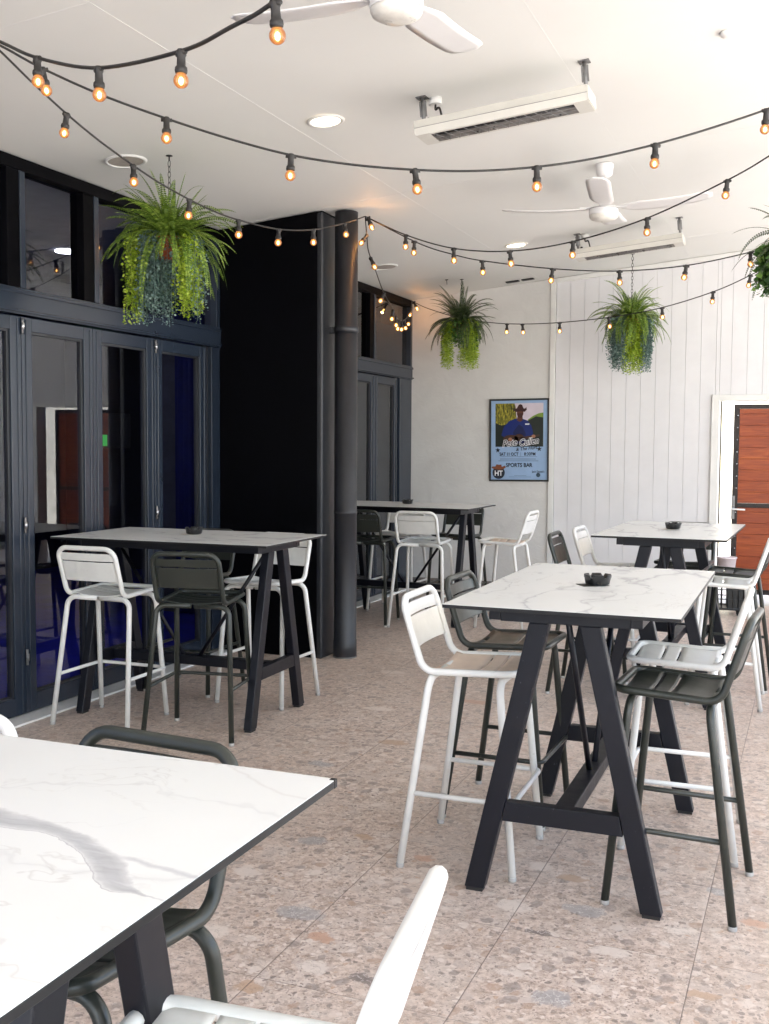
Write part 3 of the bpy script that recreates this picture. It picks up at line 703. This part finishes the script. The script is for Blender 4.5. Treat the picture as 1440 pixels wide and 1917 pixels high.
def heater(x, y, label):
    r = ceiling_thing('infrared_heater', label, 'heater', x, y, 'ceiling heaters')
    L = .45
    m = MB()
    y0, y1 = -.105, .105; z0, zm, z1 = -.222, -.186, -.145
    prof = [(y0+.008, z1), (y1-.008, z1), (y1, zm), (y1-.012, z0), (y0+.012, z0), (y0, zm)]
    gx, gy = .375, .070
    # closed side shell and underside frame around the opening
    for s in (-1, 1):
        m.add([(s*L, a, b_) for a, b_ in prof], [tuple(range(6)) if s > 0 else tuple(reversed(range(6)))])
    for i in (0, 1, 2, 4, 5):
        j = (i+1) % 6; a, b_ = prof[i], prof[j]
        m.add([(-L, *a), (L, *a), (L, *b_), (-L, *b_)], [(0, 1, 2, 3)])
    yi0, yi1 = prof[4][0], prof[3][0]
    m.add([(-L, yi0, z0), (L, yi0, z0), (L, -gy, z0), (-L, -gy, z0)], [(0, 1, 2, 3)]); m.add([(-L, gy, z0), (L, gy, z0), (L, yi1, z0), (-L, yi1, z0)], [(0, 1, 2, 3)])
    m.add([(-L, -gy, z0), (-gx, -gy, z0), (-gx, gy, z0), (-L, gy, z0)], [(0, 1, 2, 3)]); m.add([(gx, -gy, z0), (L, -gy, z0), (L, gy, z0), (gx, gy, z0)], [(0, 1, 2, 3)])
    body = m.build('housing', heater_paint, r, 0, None, False)
    MB().box(-L, L, y0-.0012, y0+.006, zm-.0012, zm+.0012).build('seam', steel_dull, body)
    for s in (-1, 1): MB().box(s*L-.006 if s < 0 else s*L+.0005, s*L-.0005 if s < 0 else s*L+.006, y0+.004, y1-.004, z0+.004, z1-.004).build('end_cap', heater_paint, r, .002)
    m = MB(); m.add([(-gx, -gy, z0), (gx, -gy, z0), (gx, -.02, z0+.04), (-gx, -.02, z0+.04), (gx, .02, z0+.04), (-gx, .02, z0+.04), (gx, gy, z0), (-gx, gy, z0)], [(0, 1, 2, 3), (3, 2, 4, 5), (5, 4, 6, 7)])
    m.add([(-gx, -gy, z0), (-gx, -.02, z0+.04), (-gx, .02, z0+.04), (-gx, gy, z0)], [(0, 1, 2, 3)]); m.add([(gx, -gy, z0), (gx, -.02, z0+.04), (gx, .02, z0+.04), (gx, gy, z0)], [(3, 2, 1, 0)])
    m.build('reflector', reflector, r, 0, None, False)
    MB().tube([(-gx, 0, z0+.02), (gx, 0, z0+.02)], .009, 10).build('element', soot, r)
    m = MB(); n = 13
    for i in range(n):
        xx = -gx+.02+i*(2*gx-.06)/n
        m.tube([(xx, -gy, z0-.001), (xx+.04, gy, z0-.001)], .0017, 5)
        m.tube([(xx+.03, -gy+.02, z0-.002), (xx-.01 if i else xx, gy, z0-.002)], .0012, 5) if i % 3 else None
    for yy in (-.02, .02): m.tube([(-gx, yy, z0-.001), (gx, yy, z0-.001)], .0015, 5)
    m.build('guard_grille', steel_dull, r)
    for s in (-1, 1):
        m = MB(); m.box(s*.43-.028, s*.43+.028, -.03, .03, -.004, -.0005); m.tube([(s*.43, 0, -.004), (s*.43, 0, -.147)], .011, 8); m.box(s*.43-.018, s*.43+.018, -.006, .006, -.10, -.02); m.build('bracket', steel_dull, r)
    m = MB(); m.lathe([(.034, 0), (.036, -.03), (.03, -.034)], 20, Matrix.Translation((-.375, .05, 0))); m.build('junction_box', trim_white, r)
    m = MB(); m.tube(fillet([(-.375, .05, -.03), (-.375, .03, -.075), (-.34, -.0, -.06), (-.325, 0, -.147)], [0, .03, .03, 0]), .006, 8); m.lathe([(.012, -.148), (.012, -.12), (.007, -.115)], 10, Matrix.Translation((-.40, -.01, 0))); m.build('power_cable', rubber, r)
    return r
heater(-1.545, 5.41, 'nearer cream infrared heater bar hung from the ceiling')
heater(-1.53, 9.32, 'farther cream infrared heater bar hung above the far right fern')

def fan(x, y, z_hub, blades_deg, label, rodz=None):
    r = thing('ceiling_fan', label, 'ceiling fan', (x, y, 0), 0, 'ceiling fans'); zc_ = ceil_z(x)
    m = MB(); m.lathe([(.058, zc_-.001), (.060, zc_-.012), (.052, zc_-.075), (.020, zc_-.098)], 32, None, True, True); m.build('canopy', fan_white, r)
    MB().tube([(0, 0, zc_-.097), (0, 0, z_hub+.10)], .013, 12).build('down_rod', fan_white, r)
    m = MB(); m.lathe([(.03, z_hub+.10), (.036, z_hub+.09), (.036, z_hub+.062), (.085, z_hub+.055), (.096, z_hub+.04), (.098, z_hub+.005), (.096, z_hub)], 40, None, True, False); hb = m.build('motor_housing', fan_white, r)
    MB().lathe([(.0962, z_hub+.043), (.0975, z_hub+.041), (.0962, z_hub+.039)], 40, None, False, False).build('seam_line', steel_dull, hb)
    m = MB(); m.lathe([(.095, z_hub-.001), (.0955, z_hub-.006), (.088, z_hub-.022), (.06, z_hub-.036), (.02, z_hub-.041)], 40, None, False, True); m.build('light_cover', simple('opal_cover', (.72, .71, .66), .3), r)
    for dgr in blades_deg:
        bl = bpy.data.objects.new('blade', None)
        m = MB(); rows = []
        for i in range(15):
            s = i/14; rr = .115+s*.585
            wd = (.030+.045*min(1, s*5))*(1 if s < .86 else sqrt(max(.0, 1-((s-.86)/.15)**2)))+.002
            pit = -radians(9-3*s); dr = .012*sin(s*pi)
            rows.append([(rr, t*wd-.012*s, z_hub+.052+t*wd*sin(pit)+.035*s*s-dr*.3) for t in (-1, -.6, -.2, .2, .6, 1)])
        m.slab(rows, .006)
        M4 = Matrix.Rotation(radians(dgr), 4, 'Z'); m.v = [tuple(M4 @ Vector(p)) for p in m.v]
        o = m.build('blade', fan_white, r)
        mm = MB(); mm.hexa(*[[tuple(M4 @ Vector(p)) for p in q] for q in ([(.07, -.02, z_hub+.044), (.16, -.025, z_hub+.044), (.16, .025, z_hub+.048), (.07, .02, z_hub+.048)], [(.07, -.02, z_hub+.054), (.16, -.025, z_hub+.050), (.16, .025, z_hub+.060), (.07, .02, z_hub+.058)])]); mm.build('blade_arm', fan_white, o, .002)
        bpy.data.objects.remove(bl)
    return r
fan(-1.357, 7.3, 3.145, (1, 181, 278, 93), 'white four-blade ceiling fan hanging behind the festoon lights')
fan(-1.44, 3.67, 3.16, (-4, 176, 266, 86), 'white ceiling fan cut off by the top edge of the picture')

# ------------------------------------------------------------------ poster
pw, ph = .664, .894
ps = thing('framed_poster', 'black framed pale blue gig poster showing a cowboy with a guitar', 'poster', (-3.295, YB-.001, 1.205)); ps.rotation_euler = (0, radians(-.6), 0)
m = MB(); m.box(0, .018, -.022, 0, 0, ph); m.box(pw-.018, pw, -.022, 0, 0, ph); m.box(.018, pw-.018, -.022, 0, 0, .018); m.box(.018, pw-.018, -.022, 0, ph-.018, ph); m.build('picture_frame', iron, ps, .002)
def flat(name, col, polys, y, par, rough=.45):
    mm = MB(); mt = simple('print_'+name, col, rough, var=.03) if not isinstance(col, bpy.types.Material) else col
    for P_ in polys: mm.add([(a*pw, y, b_*ph) for a, b_ in P_], [tuple(range(len(P_)))])
    return mm.build(name, mt, par, 0, None, False)
def ell(cx, cy, rx, ry, n=20, a0=0, a1=2*pi): return [(cx+rx*cos(a0+(a1-a0)*k/n), cy+ry*sin(a0+(a1-a0)*k/n)) for k in range(n if a1-a0 > 6.2 else n+1)]
pap = flat('paper', (.30, .44, .66), [[(.02, .015), (.98, .015), (.98, .985), (.02, .985)]], -.006, ps)
flat('photo_sky', (.62, .55, .62), [[(.10, .42), (.90, .42), (.90, .945), (.10, .945)]], -.0065, pap)
def cane_mat():
    t = NT('print_cane'); P_ = t.obj(); a = t.noise(t.vm('MULTIPLY', P_, (30, 1, 9)), 1.6, 5, .7, 1)
    t.l(t.ramp(a.outputs[0], [(.38, (.02, .03, .004)), (.52, (.20, .18, .015)), (.68, (.62, .55, .08))]), t.p.inputs['Base Color']); return t.m
flat('photo_cane', cane_mat(), [[(.10, .70), (.20, .66), (.42, .66), (.47, .72), (.45, .80), (.44, .90), (.42, .945), (.10, .945)]], -.007, pap)
flat('photo_hill', (.16, .26, .03), [[(.62, .70), (.90, .70), (.90, .83), (.82, .82), (.73, .79), (.65, .75)]], -.007, pap)
flat('photo_field', (.010, .016, .012), [[(.10, .42), (.90, .42), (.90, .77), (.78, .785), (.66, .74), (.6, .70), (.35, .70), (.2, .68), (.10, .71)]], -.0073, pap)
flat('photo_shirt', (.004, .018, .14), [[(.20, .56), (.24, .66), (.33, .73), (.43, .76), (.55, .76), (.64, .735), (.70, .68), (.73, .60), (.74, .54), (.62, .52), (.60, .46), (.40, .46), (.38, .54), (.26, .53)]], -.0076, pap)
flat('photo_shirt_shade', (.003, .010, .07), [[(.40, .46), (.60, .46), (.61, .58), (.56, .66), (.50, .69), (.46, .66), (.40, .60)]], -.0078, pap)
flat('photo_face', (.11, .035, .018), [ell(.515, .825, .055, .055), [(.475, .80), (.555, .80), (.56, .74), (.51, .72), (.46, .74)]], -.0079, pap)
flat('photo_beard', (.05, .014, .008), [[(.47, .825), (.56, .825), (.555, .785), (.515, .765), (.475, .785)]], -.0081, pap)
flat('photo_hat', (.035, .008, .008), [[(.41, .855), (.45, .84), (.52, .85), (.59, .84), (.625, .865), (.62, .90), (.595, .88), (.57, .885), (.55, .925), (.52, .935), (.49, .925), (.46, .885), (.44, .88), (.42, .895)]], -.0083, pap)
flat('photo_guitar', (.055, .022, .012), [ell(.36, .51, .13, .055), ell(.50, .53, .08, .045), [(.52, .50), (.84, .545), (.84, .57), (.52, .535)]], -.0083, pap)
for hx, hy in ((.35, .51), (.74, .545)): flat('photo_hand', (.35, .16, .10), [ell(hx, hy, .033, .02)], -.0086, pap)
flat('photo_badge', (.7, .7, .7), [[(.60, .685), (.67, .685), (.67, .70), (.60, .70)]], -.0085, pap)
ink = simple('print_ink', (.015, .02, .035), .5); paper_w = simple('print_white', (.82, .82, .85), .5)
def star(cx, cy, r):
    pts = []
    for k in range(10):
        a = pi/2+k*pi/5; q = r if k % 2 == 0 else r*.42; pts.append((cx+q*cos(a), cy+q*sin(a)*pw/ph))
    return [[(cx, cy), pts[k], pts[(k+1) % 10]] for k in range(10)]
flat('star', ink, star(.14, .378, .045), -.0070, pap); flat('star', ink, star(.835, .392, .045), -.0070, pap)
flat('rule_line', ink, [[(.18, .298), (.80, .298), (.80, .3005), (.18, .3005)], [(.525, .305), (.528, .305), (.528, .355), (.525, .355)]], -.0070, pap)
flat('small_print', simple('print_ink_soft', (.08, .12, .2), .5), [[(.18, .268), (.78, .268), (.78, .274), (.18, .274)], [(.15, .246), (.82, .246), (.82, .251), (.15, .251)], [(.42, .068), (.62, .068), (.62, .071), (.42, .071)], [(.33, .052), (.70, .052), (.70, .055), (.33, .055)]], -.0070, pap)
def text(body, x, z, size, mat, par, y=-.0092, shear=0, rot=0, bold=0, sx=1, name='lettering'):
    cu = bpy.data.curves.new(name, 'FONT'); cu.body = body; cu.size = size; cu.align_x = 'CENTER'; cu.align_y = 'CENTER'; cu.shear = shear; cu.offset = bold; cu.resolution_u = 3
    tmp = bpy.data.objects.new('tmp', cu); COL.objects.link(tmp); bpy.context.view_layer.update()
    me = bpy.data.meshes.new_from_object(tmp.evaluated_get(bpy.context.evaluated_depsgraph_get())); bpy.data.objects.remove(tmp); bpy.data.curves.remove(cu)
    me.name = name; M4 = Matrix.Translation((x*pw, y, z*ph)) @ Matrix.Rotation(pi/2, 4, 'X') @ Matrix.Rotation(rot, 4, 'Z') @ Matrix.Diagonal((sx, 1, 1, 1)); me.transform(M4)
    me.materials.clear(); me.materials.append(mat); o = bpy.data.objects.new(name, me); COL.objects.link(o); o.parent = par; return o
text('Pete', .335, .462, .098, paper_w, pap, -.0090, .35, .12, .006, .92); text('Cullen', .655, .478, .098, paper_w, pap, -.0090, .35, .14, .006, .86)
text('Pete', .335, .462, .098, ink, pap, -.0095, .35, .12, .0008, .92); text('Cullen', .655, .478, .098, ink, pap, -.0095, .35, .14, .0008, .86)
text('& The Hurt', .62, .398, .052, ink, pap, -.0092, .3, .1, .0008, .95)
text('SAT 11 OCT', .33, .328, .050, ink, pap, -.0092, 0, 0, .0012, .78); text('8:30PM', .68, .330, .050, ink, pap, -.0092, 0, 0, .0008, .85)
text('SPORTS BAR', .50, .195, .060, ink, pap, -.0092, 0, 0, .0014, .88)
flat('round_badge', (.015, .02, .035), [ell(.155, .105, .105, .105*pw/ph)], -.0072, pap)
flat('badge_hat', (.22, .07, .03), [[(.03, .165), (.07, .15), (.16, .14), (.24, .15), (.28, .17), (.26, .19), (.21, .175), (.20, .205), (.16, .20), (.12, .207), (.10, .18), (.05, .18)]], -.0078, pap)
text('HT', .155, .095, .078, paper_w, pap, -.0090, 0, 0, .002, .9)
flat('small_badge', (.03, .06, .09), [ell(.82, .078, .035, .035*pw/ph)], -.0072, pap)
text("Jack Daniel's", .82, .118, .030, ink, pap, -.0090, 0, 0, .0005, .9)

# ------------------------------------------------------------------ festoon lights
def bulb_mats():
    t = NT('amber_bulb_glass'); lw = t.n('LayerWeight'); lw.inputs[0].default_value = .45
    em = t.n('Emission'); t.l(t.ramp(lw.outputs['Facing'], [(0, (1, .50, .12)), (.5, (1, .30, .08)), (1, (.75, .40, .30))]), em.inputs[0]); em.inputs[1].default_value = .20
    tr = t.n('BsdfTransparent'); tr.inputs[0].default_value = (1, .93, .88, 1); gl = t.n('BsdfGlossy'); gl.inputs['Roughness'].default_value = .05
    a = t.n('MixShader'); a.inputs[0].default_value = .62; t.l(tr.outputs[0], a.inputs[1]); t.l(em.outputs[0], a.inputs[2])
    f = t.n('Fresnel'); f.inputs[0].default_value = 1.5; b_ = t.n('MixShader'); t.l(f.outputs[0], b_.inputs[0]); t.l(a.outputs[0], b_.inputs[1]); t.l(gl.outputs[0], b_.inputs[2])
    t.l(b_.outputs[0], t.out.inputs[0]); return t.m
bulb_glass = bulb_mats(); filament_m = emis('glowing_filament', (1, .52, .13), 11)
cable_m = simple('black_cable', (.018, .017, .016), .5)
def mk_holder():
    m = MB(); m.lathe([(.012, .012), (.0165, .006), (.0165, -.006), (.0135, -.012), (.0145, -.040), (.0195, -.046), (.0205, -.056), (.0185, -.064), (.0155, -.066)], 16); m.tube([(-.024, 0, 0), (.024, 0, 0)], .0085, 8)
    return m
def mk_bulb():
    m = MB(); pr = [(.014, -.064)]; R_ = .0245; cz = -.087
    for k in range(1, 12):
        a = radians(140-k*140/11*1.0); a = pi*(.26+.74*k/11); pr.append((R_*sin(a), cz+R_*cos(a)))
    m.lathe(pr, 18, None, False, False); return m
hold_me = bulb_me = fil_me = None
def festoon(label, pts, bulbs, tilt={}, r_cable=.0044, glow=None):
    """pts: cable points; bulbs: list of parameters along the cable (point index floats)"""
    global hold_me, bulb_me, fil_me
    P_ = [Vector(p) for p in pts]; n = len(P_)
    def cr(t):
        t = max(0, min(n-1.001, t)); i = int(t); f = t-i; a, b_, c_, d = P_[max(0, i-1)], P_[i], P_[min(n-1, i+1)], P_[min(n-1, i+2)]
        return .5*((2*b_)+(c_-a)*f+(2*a-5*b_+4*c_-d)*f*f+(3*b_-a-3*c_+d)*f**3)
    r = thing('festoon_lights', label, 'string lights', P_[0], 0, 'festoon lights')
    path = [cr(i/8)-P_[0] for i in range((n-1)*8)]+[P_[-1]-P_[0]]
    MB().tube(path, r_cable, 7).build('cable', cable_m, r)
    for t in bulbs:
        p = cr(t); d = (cr(t+.05)-cr(t-.05)); ang = math.atan2(d.y, d.x); tl, ta = tilt.get(t, (random.uniform(-.22, .22), random.uniform(0, 6.28)))
        if hold_me is None:
            h = mk_holder().build('lamp_holder', rubber, r); hold_me = h.data
            b_ = mk_bulb().build('bulb', bulb_glass, h); bulb_me = b_.data
            f = MB().lathe([(.002, -.1005), (.0068, -.095), (.0078, -.088), (.0066, -.080), (.002, -.076)], 8).build('filament', filament_m, h); fil_me = f.data
        else:
            h = bpy.data.objects.new('lamp_holder', hold_me); COL.objects.link(h); h.parent = r
            b_ = bpy.data.objects.new('bulb', bulb_me); COL.objects.link(b_); b_.parent = h
            f = bpy.data.objects.new('filament', fil_me); COL.objects.link(f); f.parent = h
        h.location = p-P_[0]-Vector((0, 0, .006))
        if t == glow:
            L_ = bpy.data.lights.new('bulb_glow', 'POINT'); L_.energy = .24; L_.color = (1, .42, .12); L_.shadow_soft_size = .012
            lo = bpy.data.objects.new('bulb_glow', L_); COL.objects.link(lo); lo.parent = h; lo.location = (0, 0, -.122)
        h.scale = (.9, .9, .88); h.rotation_mode = 'QUATERNION'; h.rotation_quaternion = Quaternion((cos(ta), sin(ta), 0), tl) @ Quaternion((0, 0, 1), ang)
    return r
FA = [(-3.074, 3.311, 3.186), (-2.810, 3.187, 3.062), (-2.534, 3.057, 2.927), (-2.140, 2.872, 2.785), (-1.702, 2.665, 2.711), (-1.486, 2.564, 2.710), (-1.304, 2.478, 2.721), (-1.0, 2.34, 2.80)]
FB = [(-3.059, 3.295, 3.168), (-2.959, 3.356, 3.126), (-2.829, 3.436, 3.051), (-2.637, 3.554, 2.962), (-2.424, 3.685, 2.885), (-2.213, 3.815, 2.819), (-2.003, 3.944, 2.768), (-1.788, 4.076, 2.742), (-1.566, 4.213, 2.734), (-1.347, 4.348, 2.742), (-1.120, 4.488, 2.772), (-0.899, 4.624, 2.821), (-0.670, 4.765, 2.893), (-0.456, 4.896, 2.974), (-0.235, 5.032, 3.069), (-0.054, 5.144, 3.161)]
FC = [(-3.050, 3.286, 3.203), (-3.053, 3.461, 3.153), (-3.056, 3.652, 3.090), (-3.060, 3.877, 3.026), (-3.064, 4.106, 2.973), (-3.069, 4.380, 2.927), (-3.073, 4.611, 2.896), (-3.077, 4.889, 2.874), (-3.082, 5.138, 2.866), (-3.087, 5.421, 2.873), (-3.095, 5.930, 2.917), (-3.104, 6.440, 3.010), (-3.113, 6.959, 3.152), (-3.120, 7.350, 3.277)]
FD = [(-3.120, 7.350, 3.277), (-2.735, 7.183, 3.086), (-2.315, 7.002, 2.935), (-1.868, 6.808, 2.857), (-1.414, 6.612, 2.855), (-0.938, 6.406, 2.922), (-0.482, 6.209, 3.055), (-0.266, 6.115, 3.141), (-0.109, 6.047, 3.224)]
FE = [(-3.120, 7.350, 3.277), (-2.716, 7.408, 3.064), (-2.461, 7.445, 2.975), (-2.237, 7.477, 2.921), (-1.756, 7.547, 2.851), (-1.297, 7.613, 2.820), (-0.853, 7.677, 2.843), (-0.439, 7.737, 2.919), (-0.187, 7.773, 2.988)]
FF = [(-3.120, 7.350, 3.277), (-3.11, 7.36, 3.13), (-3.166, 7.524, 3.057), (-3.30, 7.98, 3.00), (-3.44, 8.50, 2.90), (-3.55, 9.0, 2.82), (-3.66, 9.4, 2.78), (-3.76, 9.77, 2.80), (-3.88, 10.2, 2.87), (-3.98, 10.6, 2.99), (-4.13, 11.05, 3.17)]
FG = [(-4.140, 11.06, 3.175), (-3.921, 10.963, 3.072), (-3.488, 10.752, 2.929), (-3.081, 10.554, 2.843), (-2.729, 10.383, 2.798), (-2.291, 10.169, 2.774), (-1.779, 9.920, 2.775), (-1.295, 9.684, 2.810), (-0.827, 9.457, 2.900), (-0.523, 9.309, 3.001), (-0.217, 9.160, 3.131)]
festoon('thick nearest festoon string sweeping up past the fan at top left', FA, [2.0, 3.0, 4.0, 6.0], r_cable=.0062)
festoon('long festoon string sagging across the upper middle to the right edge', FB, [2.02, 4.0, 6.0, 8.0, 10.0, 12.0, 14.0], r_cable=.0050)
festoon('festoon string running from upper left in front of the big fern to the black column', FC, [3.0, 5.0, 7.0, 9.0, 10.0, 11.0, 12.0], r_cable=.0048)
festoon('festoon string from the column up to the right edge below the far fan', FD, [.12, 1.0, 2.0, 3.0, 4.0, 5.0, 6.0, 7.6], {.12: (-.5, 1.2)}, glow=.12)
festoon('lower festoon string from the column to the right-hand fern', FE, [.9, 2.95, 4.0, 5.0, 6.0, 7.0])
festoon('loose bunched festoon tail hanging between the column and the back corner', FF, [.9, 2.4, 4.1, 5.1, 5.7, 6.4, 7.1, 7.8, 8.5, 9.4], {.9: (.7, 2.6), 2.4: (-.5, 1.4), 4.1: (.6, 2.8), 5.2: (.8, 1.0), 5.8: (.5, 3.6)})
festoon('farthest festoon string from the back corner past the two far ferns', FG, [.25, 3.55, 4.05, 5.0, 6.0, 7.05, 8.0, 9.0], {.25: (-.5, 1.5)}, glow=.25)

# ------------------------------------------------------------------ hanging ferns
RV = Vector((cos(yaw), sin(yaw), 0)); FV = Vector((sin(yaw), -cos(yaw), 0))
def rnd(a, b_): return random.uniform(a, b_)
def frond(mb, base, az, el, L, lw_, droop, steps=34):
    d = Vector((cos(az)*cos(el), sin(az)*cos(el), sin(el))); p = Vector(base); side = Vector((-sin(az), cos(az), 0)); tw = rnd(-.5, .5)
    ax = []; ds = L/steps
    curl = rnd(-1.3, 1.3)
    for i in range(steps+1):
        ax.append((p.copy(), d.copy())); s = i/steps
        d = (d+Vector((0, 0, -droop*ds*(1+1.6*s)))+side*curl*ds).normalized(); p = p+d*ds
    for i in range(2, steps+1):
        s = i/steps; p, d = ax[i]; up_ = d.cross(side).normalized()*-1; sd_ = (side*cos(tw)+up_*sin(tw))
        ll = lw_*min(1, s*5+.2)*(1-s)**.55+.003
        wd = ds*.50
        for q in (1, -1):
            dirn = (sd_*q+d*.12-Vector((0, 0, .12))).normalized(); tip = p+dirn*ll; mid = p+dirn*ll*.5
            mb.add([p-d*wd*.4, mid+d*wd, tip, mid-d*wd], [(0, 1, 2, 3)])
    r0 = .0022
    mb.tube([a[0] for a in ax[::3]], [r0*(1-.7*k/len(ax[::3])) for k in range(len(ax[::3]))], 4, False, False)
def strand(mb, base, out, L, size, step, kind='oval', spread=.017):
    p = Vector(base); vel = Vector((out.x*.5, out.y*.5, .12)); pts = [p.copy()]; n = int(L/step)
    for i in range(n):
        vel = vel*.80+Vector((rnd(-.18, .18), rnd(-.18, .18), -.55)); v = vel.normalized()*step; p = p+v; pts.append(p.copy())
        for _ in range(2):
            a = rnd(0, 6.28); o = Vector((cos(a), sin(a), rnd(-.5, .2))).normalized(); s = size*rnd(.75, 1.2)*(1 if i < n*.8 else .8)
            c_ = p+o*spread*rnd(.3, 1); nn = Vector((rnd(-1, 1), rnd(-1, 1), rnd(-.4, 1))).normalized(); t = o.cross(nn).normalized()
            if kind == 'oval': mb.add([c_, c_+o*s*.5+t*s*.42, c_+o*s, c_+o*s*.5-t*s*.42], [(0, 1, 2, 3)])
            elif kind == 'needle': mb.add([c_, c_+o*s*.6+t*s*.16, c_+o*s*1.3, c_+o*s*.6-t*s*.16], [(0, 1, 2, 3)])
            else:
                e = o; mb.add([c_, c_+e*s*.2+t*s*.6, c_+e*s*.55+t*s*.35, c_+e*s*1.1, c_+e*s*.55-t*s*.35, c_+e*s*.2-t*s*.6], [(0, 1, 2, 3, 4, 5)])
    mb.tube(pts[::3] if len(pts) > 6 else pts, .0012, 3, False, False)
def basket(x, y, zp, label, spec, fern_m, nf=74, fl=(.30, .44), lean=0, droopf=1.0, seed=1):
    random.seed(seed)
    r = thing('hanging_fern', label, 'hanging plant', (x, y, zp), 0, 'hanging fern baskets'); zc_ = ceil_z(x)-zp
    MB().lathe([(.055, -.13), (.075, -.125), (.098, -.02), (.105, -.015), (.105, .0), (.096, 0), (.09, -.03)], 28).build('pot', terracotta, r)
    m = MB(); m.lathe([(.02, zc_), (.02, zc_-.004), (.004, zc_-.006), (.004, zc_-.03)], 10)
    z = zc_-.028; k = 0
    while z > .24:
        m.tube([Vector((.009*cos(a), 0, z-.02+.02*sin(a))) if k % 2 == 0 else Vector((0, .009*cos(a), z-.02+.02*sin(a))) for a in [2*pi*j/10 for j in range(10)]], .0022, 4, True); z -= .031; k += 1
    for a in (0, 2.1, 4.2): m.tube([(0, 0, z+.01), (.1*cos(a), .1*sin(a), 0)], .0016, 5)
    m.build('hanging_chain', iron, r)
    m = MB()
    for i in range(nf):
        az = i*2.399+rnd(-.2, .2); q = (i+.5)/nf; el = radians(78-78*q**.9+rnd(-8, 8)); L = rnd(*fl)
        frond(m, (.05*cos(az)*q, .05*sin(az)*q, 0), az, el, L, rnd(.026, .037), rnd(1.2, 5.0)*droopf*(.55+.9*q))
    m.build('fern_fronds', fern_m, r, 0, None, False)
    for (nm, mt, u0, u1, L0, L1, n, size, kind) in spec:
        m = MB()
        for i in range(n):
            u = rnd(u0, u1); v = rnd(-.10, .17); rad = max(.06, hypot(u, v)); o = (RV*u+FV*v); o3 = o.normalized()
            b0 = o*min(1, .095/rad)+Vector((0, 0, rnd(-.01, .03)))
            tgt = o; reach = (tgt-b0).length
            pth = b0+(tgt-b0)*.8
            m.tube([b0, (b0+pth)*.5+Vector((0, 0, .02)), pth], .0014, 3, False, False)
            strand(m, pth, o3*.1, rnd(L0, L1), size, .0125, kind)
        m.build(nm, mt, r, 0, None, False)
    return r
basket(-3.555, 5.43, 2.80, 'large hanging fern basket with lime and blue-grey trailing vines by the glass doors',
       [('lime_vine', lime, -.25, -.165, .42, .52, 14, .020, 'oval'), ('blue_vine', dusty, -.165, .075, .30, .54, 50, .019, 'oval'), ('lime_vine', lime, .06, .20, .34, .47, 34, .021, 'oval'), ('blue_vine', dusty, .175, .225, .42, .55, 5, .016, 'oval')], fern_green, 150, (.26, .50), seed=3)
basket(-3.40, 10.55, 2.86, 'small dark fern basket with grassy lime trails in front of the plaster wall',
       [('lime_vine', lime, -.20, -.11, .40, .50, 24, .028, 'needle'), ('lime_vine', lime, .0, .17, .36, .50, 52, .028, 'needle'), ('ivy_vine', ivy, -.19, .04, .14, .30, 14, .028, 'ivy'), ('ivy_vine', ivy, .14, .20, .2, .3, 4, .024, 'ivy')], fern_dark, 140, (.24, .46), droopf=.9, seed=5)
basket(-1.68, 10.58, 2.83, 'fern basket with lime centre and blue-grey side trails in front of the board wall',
       [('blue_vine', dusty, -.24, -.10, .38, .52, 40, .020, 'oval'), ('lime_vine', lime, -.07, .10, .36, .55, 52, .022, 'oval'), ('blue_vine', dusty, .09, .22, .36, .55, 40, .020, 'oval'), ('blue_vine', dusty, -.12, .05, .48, .58, 5, .016, 'oval')], fern_green, 150, (.24, .50), seed=8)
basket(-.10, 7.63, 2.93, 'fern basket with large ivy leaves cut off by the right edge',
       [('ivy_vine', ivy, -.30, -.08, .06, .36, 44, .042, 'ivy'), ('lime_vine', lime, -.10, .1, .35, .5, 8, .02, 'needle')], fern_dark, 60, (.36, .52), seed=9)

# ------------------------------------------------------------------ a tree in the yard, mirrored in the glass
random.seed(21)
tr = thing('tree', 'leafy tree in the yard, mirrored in the transom window', 'tree', (5.2, 16.5, 0))
m = MB(); m.tube([(0, 0, 0), (.1, 0, 1.5), (0, .1, 3), (.2, 0, 4.6)], [.18, .14, .10, .05], 10)
for k in range(9):
    a = k*2.4; z = 1.8+k*.28; m.tube([(0, 0, z), (.8*cos(a), .8*sin(a), z+.6), (1.6*cos(a), 1.6*sin(a), z+1.0)], [.06, .04, .015], 6)
m.build('trunk', bark, tr)
m = MB()
for k in range(5000):
    cl = k % 26; a = cl*2.399; rr = .5+1.5*((cl*7) % 10)/10; c_ = Vector((rr*cos(a), rr*sin(a), 2.6+2.6*((cl*3) % 11)/11))
    p = c_+Vector((random.gauss(0, .33), random.gauss(0, .33), random.gauss(0, .25))); d = Vector((rnd(-1, 1), rnd(-1, 1), rnd(-1, 1))).normalized(); e = d.orthogonal().normalized()*.03
    m.add([p, p+d*.05+e, p+d*.12, p+d*.05-e], [(0, 1, 2, 3)])
m.build('crown', leaf_mat('tree_leaves', (.03, .07, .015), (.06, .12, .03)), tr, 0, None, False)
